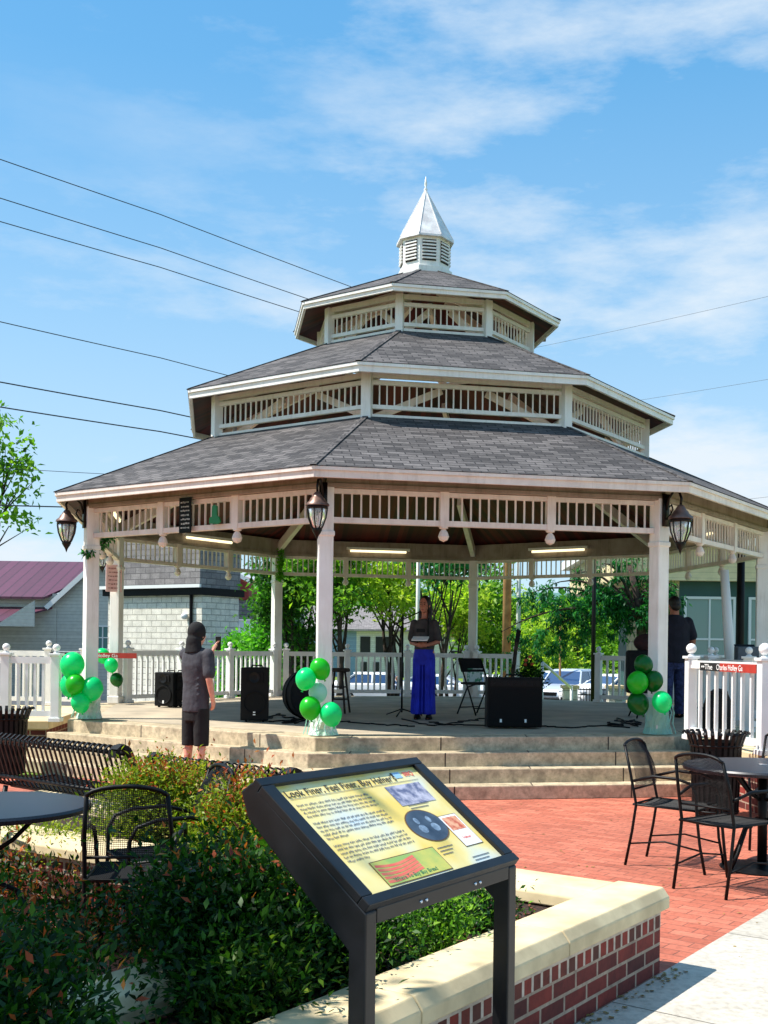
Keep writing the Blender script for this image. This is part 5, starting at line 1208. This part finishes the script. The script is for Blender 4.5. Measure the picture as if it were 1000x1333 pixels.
# porch
zpo = A(30, 815, HD-2.5)[2]-zb; zpi = A(60, 792, HD)[2]-zb
px1 = -(gx1-gx0)/2+.02; px0 = px1-1.75
mb = MB(); mb.plate([(L0, -3.2, zpo), (px0, -3.2, zpo), (px1-.1, -.02, zpi), (L0, -.02, zpi)], (0, 0, .08)); mb.build('porch_roof', 'maroon', hb_, fix=True)
mb = MB(); mb.plate([(px0, -2.9, zpo-.02), (px1, -2.9, zpo-.02), (px1, -2.9, zpi+.25)], (0, .1, 0)); mb.build('porch_gable', 'siding', hb_, fix=True)
for x in (px0+.1, px0-2.6): mb = MB(); mb.box((x, -3.0, zpo/2), (.16, .16, zpo)); mb.build('porch_post', 'trim', hb_)
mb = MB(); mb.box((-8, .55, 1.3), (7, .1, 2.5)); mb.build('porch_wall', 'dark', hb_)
mb = MB(); mb.bar((L0, -3.22, zpo+.02), (px0, -3.22, zpo+.02), .06, .16); mb.build('gutter', 'trim', hb_)
wx_ = A(134, 830, HD)[0]-hx; wz_ = A(134, 830, HD)[2]-zb; window(hb_, wx_, 0, wz_, .85, 1.15, 1, plain('teal_glass', rgb(40, 110, 108), .1), nx=1)
# pale block building behind the ramp
BD = 40; bx0, bx1 = A(90, 800, BD)[0], A(263, 800, BD)[0]; zb = gz(BD)
t = thing('block_building', 'two-storey pale block building with a grey upper wall behind the hooded person', 'building', (bx1, BD, zb), R(-31))
zm = A(230, 774, BD)[2]-zb; zt_ = 7.6
mb = MB(); mb.box((-(bx1-bx0)/2, 1, zm/2), (bx1-bx0, 2, zm)); mb.build('lower_wall', 'block', t); 
mb = MB(); mb.box((-(bx1-bx0)/2-.05, 1, (zm+.28+zt_)/2), (bx1-bx0+.05, 2.2, zt_-zm-.28)); mb.build('upper_wall', 'greyblock', t)
mb = MB(); mb.box((-(bx1-bx0)/2, 1, zm+.14), (bx1-bx0+.2, 2.4, .26)); mb.build('eave', 'blackmatte', t); mb = MB(); mb.box((-(bx1-bx0)/2, -.26, zm+.32), (bx1-bx0+.3, .1, .12)); mb.build('gutter', 'trim', t)
dx = (A(248, 800, BD)[0]-bx1)*1.1; mb = MB(); mb.path([(dx, -.08, 0), (dx, -.08, zm)], .06, 8); mb.build('downspout', 'blackmatte', t)
lx, lz = (A(240, 802, BD)[0]-bx1)*1.1, A(240, 802, BD)[2]-zb; mb = MB(); mb.ell((lx, -.15, lz), (.12, .14, .12), 12, 8); mb.path([(lx, 0, lz+.05), (lx, -.15, lz+.08)], .03, 6); mb.build('wall_lamp', 'trim', t)
# grey building with red gable right of it
RD = 58; a0_, a1_ = A(270, 800, RD)[0], A(324, 800, RD)[0]; t = thing('gabled_building', 'grey building with a red front gable, right of the pale block building', 'building', ((a0_+a1_)/2, RD, gz(RD))); zb = gz(RD)
w_ = (a1_-a0_)/2; z0 = A(300, 781, RD)[2]-zb; z1 = A(300, 742, RD)[2]-zb
mb = MB(); mb.box((1.0, 4, z0/2), (2*w_+2, 8, z0)); mb.build('wall', 'greyblock', t); mb = MB(); mb.plate([(-w_, -.1, z0), (w_, -.1, z0), (w_, -.1, z1-.5), (0, -.1, z1), (-w_, -.1, z1-.5)], (0, 8, 0)); mb.build('gable', 'redgable', t, fix=True)
for s in (-1, 1): mb = MB(); mb.bar((s*w_*1.1, -.2, z1-.6), (0, -.2, z1+.02), .1, .2); mb.build('barge_board', 'trim', t)
window(t, .6, 0, z0*.72, 1.5, .9, 0, 'whitev')
# long low building across the back
LD = 112; zb = -1.5
def bx(px): return A(px, 850, LD)[0]
def bz(py, px=500): return A(px, py, LD)[2]-zb
t = thing('long_building', 'long low white and blue building with dark openings beyond the lawn', 'building', (bx(480), LD, zb)); ox = bx(480)
mb = MB(); mb.box(((bx(340)+bx(464))/2-ox, 5, bz(822)/2), (bx(464)-bx(340), 10, bz(822))); mb.build('blue_wall', 'bluewall', t)
mb = MB(); mb.box(((bx(464)+bx(640))/2-ox, 5, bz(822)/2), (bx(640)-bx(464), 10, bz(822))); mb.build('white_wall', 'whitesiding', t)
for (p0, p1, y0, y1) in ((469, 482, 829, 852), (489, 515, 829, 852), (560, 563, 838, 856), (588, 612, 846, 858), (372, 400, 868, 886), (470, 478, 862, 882), (486, 494, 862, 882), (502, 510, 862, 882), (518, 526, 862, 882)):
    mb = MB(); mb.box(((bx(p0)+bx(p1))/2-ox, -.02, (bz(y0)+bz(y1))/2), (bx(p1)-bx(p0), .1, bz(y0)-bz(y1))); mb.build('opening', 'dark', t)
mb = MB(); mb.plate([(bx(335)-ox, -1, bz(822)), (bx(645)-ox, -1, bz(822)), (bx(640)-ox, 5, bz(790)), (bx(340)-ox, 5, bz(790))], (0, 0, .2)); mb.build('roof', 'greyblock', t, fix=True)
mb = MB(); mb.plate([(bx(586)-ox, -1.3, bz(828)), (bx(618)-ox, -1.3, bz(828)), (bx(616)-ox, -1.3, bz(803)), (bx(606)-ox, -1.3, bz(798)), (bx(592)-ox, -1.3, bz(812))], (0, 6, 0)); mb.build('gable', 'redgable', t, fix=True)
# green shop at the right
SD = 31; zb = gz(SD); sx0 = A(884, 800, SD)[0]
t = thing('shop_building', 'shop with a dark green front and tan siding above, right of the gazebo', 'building', (sx0, SD, zb)); zc = A(940, 757, SD)[2]-zb; ztp = A(940, 712, SD)[2]-zb
lx = A(800, 760, SD)[0]-sx0
mb = MB(); mb.box((5, 5, zc/2), (10, 10, zc)); mb.build('green_wall', 'greenwall', t); mb = MB(); mb.box((5+lx/2, 4.9, (zc+ztp)/2), (10-lx, 10.4, ztp-zc)); mb.build('upper_wall', 'tansiding', t)
mb = MB(); mb.box((5+lx/2, 4.9, ztp+.15), (10.6-lx, 10.8, .3)); mb.build('parapet', 'trim', t); mb = MB(); mb.box((-.2, 3, zc/2), (.4, 6, zc-.002)); mb.build('side_wall', bricks('tan_stone', rgb(206, 190, 150), rgb(186, 168, 128), rgb(150, 140, 118), .6, .3, .02), t)
def wz(py): return A(940, py, SD)[2]-zb
def wx2(px): return A(px, 800, SD)[0]-sx0
for (p0, p1, y0, y1, n) in ((890, 957, 777, 856, 1), (974, 1040, 777, 856, 1)):
    window(t, (wx2(p0)+wx2(p1))/2, 0, (wz(y0)+wz(y1))/2, wx2(p1)-wx2(p0), wz(y0)-wz(y1), 2, 'shopglass', nx=n)
# ------------------------------------------------------------------ posts and poles
def pole(name, label, cat, px, py0, d, r, mat, ztop, lean=(0, 0), zb=None, n=10):
    x, y, _ = A(px, py0, d); z0 = gz(y) if zb is None else zb; t = thing(name, label, cat, (x, y, z0)); mb = MB(); mb.path([(0, 0, -.05), (lean[0]*.5, lean[1]*.5, (ztop-z0)/2), (lean[0], lean[1], ztop-z0)], [r, r*.93, r*.85], n); mb.build('shaft', mat, t, smooth='all'); return t
UP = A(660, 800, 35)
t = pole('utility_pole', 'tan wooden utility pole seen through the gazebo right of the person in blue trousers', 'utility pole', 660, 800, 35, .14, 'pole', 11.9)
zb = gz(35)
for z, L in ((11.3, 2.2), (10.2, 2.0), (8.0, 1.2)):
    mb = MB(); mb.bar((-L/2, -.2, z-zb), (L/2, -.2, z-zb), .1, .12); ca = mb.build('crossarm', 'bark', t)
    for k in (-.9, -.4, .4, .9): mb = MB(); mb.lathe([(.02, 0), (.05, .03), (.03, .07), (.05, .1), (.02, .14)], (k*L/2, -.2, z-zb+.06), 10); mb.build('insulator', 'blackmatte', ca)
wires_l = [((0, 210), (660, 447), 'topmost'), ((0, 259), (660, 474), 'second'), ((0, 288), (660, 487), 'third'), ((0, 417), (660, 576), 'fourth'), ((0, 494), (660, 622), 'fifth'), ((0, 525), (660, 637), 'sixth'), ((0, 603), (660, 650), 'faint'), ((0, 650), (660, 676), 'lowest')]
LP = None
for i, (a_, b_, nm) in enumerate(wires_l):
    p = Vector(A(*a_, 22)); q = Vector(A(*b_, 35)); d = p-q; e = p+d*.55
    if i == 0: LP = e
    mb = MB(); pts = []
    for k in range(25): u = k/24; v = q.lerp(e, u); v.z -= .55*4*u*(1-u)*(.6+.1*i)*.45; v.z += .25*(1-abs(2*u-1)); pts.append(v)
    o = mb.path(pts, .006 if nm in ('faint',) else (.010 if i < 4 else .014), 5).build('power_line', 'wire'); tag(o, f'{nm} thin overhead wire crossing the sky left of the gazebo', 'overhead wire', 'overhead wires left of the gazebo')
for (a_, b_, nm) in (((1000, 380), (660, 460), 'upper'), ((1000, 488), (660, 546), 'middle'), ((1000, 641), (660, 680), 'lower')):
    p = Vector(A(*a_, 29.6)); q = Vector(A(*b_, 35)); e = p+(p-q)*.9; pts = []
    for k in range(21): u = k/20; v = q.lerp(e, u); v.z -= .3*4*u*(1-u)*.4; pts.append(v)
    o = MB().path(pts, .0045, 5).build('power_line', 'wire'); tag(o, f'{nm} thin overhead wire crossing the sky right of the gazebo', 'overhead wire', 'overhead wires right of the gazebo')
t = thing('utility_pole', 'wooden utility pole standing outside the picture at the left', 'utility pole', (LP.x, LP.y, gz(LP.y))); mb = MB(); mb.path([(0, 0, 0), (0, 0, 11.8)], [.16, .11], 10); mb.build('shaft', 'pole', t, smooth='all')
pole('flag_pole', 'slim white metal pole behind the head of the person in blue trousers', 'pole', 544, 800, 25, .05, 'trim', 5.2)
pole('flag_pole', 'slim white metal pole right of the wooden utility pole', 'pole', 675, 800, 27, .055, 'trim', 5.6)
pole('lamp_post', 'slim dark iron post in front of the parked silver car', 'post', 773, 800, 24.5, .05, 'black', 4.6)
pole('lamp_post', 'thick black post in front of the green shop', 'post', 964, 800, 17.5, .07, 'black', 3.9)
pole('sign_post', 'thin grey post among the trees above the silver car', 'post', 730, 800, 47, .05, 'pole', 3.6)
x, y, _ = A(957, 858, 15.2); t = thing('leaning_pole', 'white pole leaning in front of the green shop window', 'pole', (x, y, .6)); zt_ = A(943, 742, 15.2); mb = MB(); mb.path([(0, 0, 0), (zt_[0]-x, 0, zt_[2]-.6)], [.085, .06], 12); mb.build('shaft', 'trim', t, smooth='all')
# low iron fence with white piers behind the stage
FD = 27; fz = gz(FD)
for i, (px, lab) in enumerate(((742, 'white stone pier of the low iron fence in front of the silver car'), (800, 'white stone pier of the low iron fence left of the dark green balloons'))):
    x = A(px, 900, FD)[0]; t = thing('fence_pier', lab, 'pier', (x, FD, fz), 0, 'piers of the low iron fence'); h_ = A(px, 893, FD)[2]-fz; mb = MB(); mb.zbox(0, 0, 0, h_-.06, .34, .34); mb.build('pier', 'block', t, bevel=.01); mb = MB(); mb.zbox(0, 0, h_-.06, h_+.02, .42, .42); mb.build('pier_cap', 'cap', t, bevel=.01)
x0 = A(744, 900, FD)[0]+.16; x1_ = A(799, 900, FD)[0]-.17; t = thing('iron_fence', 'low black iron fence between the two white piers', 'fence', (x0, FD, fz)); h_ = A(770, 896, FD)[2]-fz; L = x1_-x0
mb = MB(); [mb.bar((0, 0, z), (L, 0, z), .02, .03) for z in (h_-.03, h_-.16, .1)]; [mb.bar((L*k/10, 0, .03), (L*k/10, 0, h_+.02), .014, .014) for k in range(1, 10)]; mb.build('fence_panel', 'black', t)
# red no-parking block and hand rail
x, y, _ = PW(4, 5.3); t = thing('stair_handrail', 'sloping pale handrail at the rear stage steps beside the amplifier', 'handrail', (A(706, 880, 22.6)[0], 22.6, .0)); mb = MB(); mb.path([(0, 0, 1.3), (.75, 1.2, .75)], .03, 8); mb.path([(0, 0, 0), (0, 0, 1.3)], .03, 8); mb.path([(.75, 1.2, 0), (.75, 1.2, .78)], .03, 8); mb.build('rail', 'trim', t, smooth='all')

# ------------------------------------------------------------------ parked cars
def car(label, x, y, rz, paint, suv=True, L=4.6):
    z = gz(y); t = thing('parked_car', label, 'car', (x, y, z), R(rz), 'cars parked behind the gazebo'); H = 1.66 if suv else 1.42; W = .92
    # length along local Y, front towards -Y; cross sections along Y
    st = [(-L/2, .42, .62, .74), (-L/2+.12, .30, .82, .84), (-L/2+.45, .22, .92, .90), (-L*.22, .2, 1.02, .92), (0, .2, 1.04, .93), (L*.3, .2, 1.04, .92), (L/2-.25, .24, 1.02, .88), (L/2-.04, .34, .9, .82), (L/2, .45, .7, .76)]
    def sect(yy, zl, zh, hw): return [(hw*.86, yy, zl), (hw, yy, zl+.14), (hw*1.01, yy, (zl+zh)/2), (hw*.97, yy, zh-.12), (hw*.86, yy, zh), (hw*.4, yy, zh+.03), (-hw*.4, yy, zh+.03), (-hw*.86, yy, zh), (-hw*.97, yy, zh-.12), (-hw*1.01, yy, (zl+zh)/2), (-hw, yy, zl+.14), (-hw*.86, yy, zl)]
    mb = MB(); n = 12; vs = [v for s_ in st for v in sect(*s_)]; mb.add(vs, [(i*n+j, i*n+(j+1) % n, (i+1)*n+(j+1) % n, (i+1)*n+j) for i in range(len(st)-1) for j in range(n)]+[tuple(range(n))[::-1], tuple(range((len(st)-1)*n, len(st)*n))])
    ym, yr = -L*.2, (L*.46 if suv else L*.34); b0 = .99
    def ring(z, w1, y0_, y1_): return [(-w1, y0_, z), (w1, y0_, z), (w1, y1_, z), (-w1, y1_, z)]
    lo, hi = ring(b0, .86, ym, yr), ring(H-.08, .68, ym+.62, yr-(.22 if suv else .5)); rf = ring(H, .60, ym+.78, yr-.4)
    mb.add(hi+rf, [(0, 1, 5, 4), (1, 2, 6, 5), (2, 3, 7, 6), (3, 0, 4, 7), (4, 5, 6, 7)])
    for i in range(4): mb.bar(lo[i], hi[i], .07, .07)
    for s_ in (-1, 1): mb.bar((s_*.84, (ym+yr)/2, b0), (s_*.67, (ym+yr)/2, H-.07), .07, .04)
    bd_ = mb.build('body', paint, t, smooth=True, bevel=.02, fix=True)
    mb = MB(); g2 = lambda r_, k: [(a*k, b2, c) for a, b2, c in r_]; mb.add(g2(lo, .985)+g2(hi, .985), [(0, 1, 5, 4), (1, 2, 6, 5), (2, 3, 7, 6), (3, 0, 4, 7)]); mb.build('windows', plain('car_glass', rgb(40, 70, 110), .04, 0, spec=1), t, fix=True)
    for sx in (-1, 1):
        for yy in (-L*.31, L*.3):
            mb = MB(); mb.lathe([(.0, -.11), (.32, -.11), (.345, -.07), (.345, .07), (.32, .11), (0, .11)], (sx*.84, yy, .345), 24, axis='X'); w_ = mb.build('tyre', 'blackmatte', t, smooth=True, fix=True)
            mb = MB(); mb.lathe([(0, -.125), (.21, -.125), (.22, -.11), (.22, .11), (.21, .125), (0, .125)], (sx*.84, yy, .345), 16, axis='X'); mb.build('rim', 'chrome', w_, smooth=True, fix=True)
        mb = MB(); mb.ell((sx*.66, -L/2+.14, .74), (.19, .12, .08), 14, 8); mb.build('headlight', plain('headlight', rgb(190, 196, 204), .1), t, smooth='all')
        mb = MB(); mb.ell((sx*1.02, -L*.13, 1.06), (.11, .07, .075), 12, 8); mb.build('wing_mirror', paint, t, smooth='all')
        mb = MB(); mb.box((sx*.72, L/2-.04, .8), (.26, .12, .2)); mb.build('tail_light', plain('tail_light', rgb(150, 20, 20), .2), t, bevel=.02)
    mb = MB(); mb.box((0, -L/2+.03, .68), (.72, .1, .16)); mb.box((0, -L/2+.04, .42), (1.1, .14, .16)); mb.build('radiator_grille', 'blackmatte', t, bevel=.02)
    return t
silver = plain('silver_paint', rgb(196, 204, 216), .25, .3); wht = plain('white_car_paint', rgb(226, 228, 230), .25)
car('silver grey suv facing us between the amplifier and the white pier', A(746, 890, 46)[0], 47.5, -28, silver)
car('white suv parked behind the silver grey one', A(728, 870, 60)[0], 62, -20, wht)
car('white saloon car parked at the right, seen left of the dark green balloons', A(806, 890, 44)[0], 45, -60, wht, False)
car('white saloon car behind the legs of the person in blue trousers', A(573, 900, 50)[0], 50, 80, wht, False)
car('white saloon car low behind the stage, left of the microphone stand', A(497, 912, 40)[0]-.3, 47, 85, wht, False)
car('white saloon car low behind the folding chair', A(655, 900, 52)[0]-.3, 52, 80, wht, False)

# ------------------------------------------------------------------ trees
def T(label, px, d, h, r, mat, n, leaf, **k):
    x = A(px, 850, d)[0]; return tree(label, x, d, h, r, mat, n, leaf, **k)
T('bright green bushy tree beside the red gabled building', 362, 33, 4.2, .95, 'leafbright', 5500, .17, seed=31, trunk=.07, crown0=.1, clump=.22)
T('small bright green shrub-like tree at the foot of the red gabled building', 308, 36, 2.4, .62, 'leafbright', 3000, .15, seed=32, trunk=.05, crown0=.05, clump=.2)
T('dark green tree with several dark stems left of the front left column', 385, 30, 4.6, 1.25, 'leafdark', 5000, .15, seed=33, trunk=.06, crown0=.25, stems=3, clump=.2)
T('yellow green tree with a forked dark trunk right of the front left column', 437, 29, 4.8, 1.5, 'leafmid', 5200, .15, seed=34, trunk=.08, crown0=.38, stems=3, clump=.2, shell=.3)
T('tree with lime green leaves and a bare forked trunk left of the blue trousered person', 512, 31, 4.8, 1.5, 'leaflime', 4200, .15, seed=35, trunk=.08, crown0=.42, stems=3, clump=.2, shell=.3)
T('deep green tree just right of the person in blue trousers', 570, 27, 4.9, 1.35, 'leafteal', 4200, .15, seed=36, trunk=.07, crown0=.62, stems=2, clump=.22, shell=.3)
T('lime green tree right of the blue trousered person, in front of the red gable', 588, 38, 4.6, 1.3, 'leaflime', 3600, .17, seed=37, trunk=.07, crown0=.36, stems=2, clump=.22)
T('green tree behind the wooden utility pole', 640, 40, 5.4, 1.5, 'leafmid', 5600, .18, seed=38, trunk=.08, crown0=.2, clump=.25)
# weeping tree: long drooping sprays
wxp = A(835, 850, 26)[0]; wt = thing('weeping_tree', 'large dark green weeping tree arching over the parked cars, left of the right front column', 'tree', (wxp, 26, gz(26)))
mb = MB(); mb.path([(0, 0, 0), (.05, 0, 1.3), (-.05, 0, 2.6), (-.3, 0, 3.6)], [.16, .13, .10, .06], 8); bl = []; g = random.Random(41)
for ex, ez, ln, ey in ((-3.3, 2.0, 1.6, 0), (-2.7, 2.9, 1.2, .3), (-2.2, 3.1, 1.2, -.3), (-1.6, 3.4, 1.4, .2), (-1.0, 3.6, 1.6, -.2), (-.4, 3.7, 1.6, .3), (.4, 3.4, 1.5, 0), (.9, 3.1, 1.5, .3), (-2.9, 1.6, 1.0, .1), (-.7, 2.9, 1.5, .1), (.1, 2.8, 1.3, -.3), (-1.3, 2.9, .9, -.3)):
    s0 = Vector((-.1, 0, 2.4)); e = Vector((ex, ey, ez)); md = s0.lerp(e, .55)+Vector((0, 0, .75)); pts = []
    for k in range(9): u = k/8; pts.append(s0*(1-u)**2+md*2*u*(1-u)+e*u*u)
    mb.path(pts, [.05-.005*k for k in range(9)], 6)
    for p in pts[3:]:
        for _ in range(3): bl.append((p.x+g.uniform(-.22, .22), p.y+g.uniform(-.2, .2), p.z-g.uniform(0, ln*.6), .06, .08, .36))
mb.build('trunk', 'bark', wt, smooth='all'); foliage('crown', 'leafteal', wt, bl, 11000, .12, clump=.055, per=16, seed=42, droop=1.2, aspect=.3, shell=.2)
T('yellow green tree behind the silver car, left of the weeping tree', 708, 66, 4.9, 1.9, 'leaflime', 5000, .24, seed=43, trunk=.1, crown0=.08, clump=.35)
T('light green tree farther back above the silver car', 752, 72, 6.6, 2.6, 'leafmid', 6000, .28, seed=44, trunk=.1, crown0=.08, clump=.4)
T('lime green tree beyond the utility pole', 678, 78, 6.8, 2.4, 'leaflime', 4500, .28, seed=45, trunk=.1, crown0=.1, clump=.4)
T('green tree at the far right of the row behind the cars', 815, 70, 6.4, 2.8, 'leafmid', 5200, .28, seed=46, trunk=.1, crown0=.08, clump=.4)
for i, (px, d, h, r, mt, lab) in enumerate(((400, 126, 11.5, 4.6, 'leafmid', 'tall green tree behind the blue part of the long building'), (455, 128, 12.6, 5, 'leafbright', 'tall green tree rising behind the middle of the long building'), (520, 126, 11.6, 4.8, 'leafmid', 'tall green tree behind the dark openings of the long building'), (590, 130, 12.2, 4.8, 'leafbright', 'tall green tree behind the red gable of the long building'), (345, 124, 10.6, 4.4, 'leafbright', 'tall green tree behind the left end of the long building'), (642, 122, 9, 4, 'leaflime', 'green tree at the right end of the long building'))):
    T(lab, px, d, h, r, mt, 3600, .5, seed=50+i, trunk=.2, crown0=.12, clump=.7)
# tree at the left edge, thin foliage against the sky
lt_ = A(-40, 700, 24)
tree('sparse green tree reaching into the picture at the left edge, above the maroon roof', lt_[0], 24, 7.6, 2.0, 'leafmid', 3600, .16, seed=61, trunk=.12, crown0=.35, clump=.16, shell=.5,
     blobs=[(A(18, 590, 24)[0]-lt_[0], 0, 5.6, .35, .4, .5), (A(22, 640, 24)[0]-lt_[0], .1, 4.9, .55, .5, .35), (A(12, 690, 24)[0]-lt_[0], 0, 4.1, .5, .5, .4), (A(-10, 560, 24)[0]-lt_[0], 0, 6.1, .5, .6, .5), (-.3, 0, 5.4, 1.0, .9, 1.1), (0, 0, 6.6, .7, .7, .6), (-.8, 0, 4.4, .9, .9, .8), (-1.2, .3, 6.0, .7, .7, .7)])
# wall of trees on the horizon
fb = []
g = random.Random(77)
for k in range(46): x = -110+6.2*k+g.uniform(-2, 2); fb.append((x, 205+g.uniform(-8, 8), 3+g.uniform(-1, 2.5), 6.5, 5, 4.2+g.uniform(0, 2.5)))
wd = foliage('far_woods', 'leafmid', None, fb, 32000, 1.5, clump=1.6, per=14, seed=70, aspect=.8); struct(wd, 'stuff')
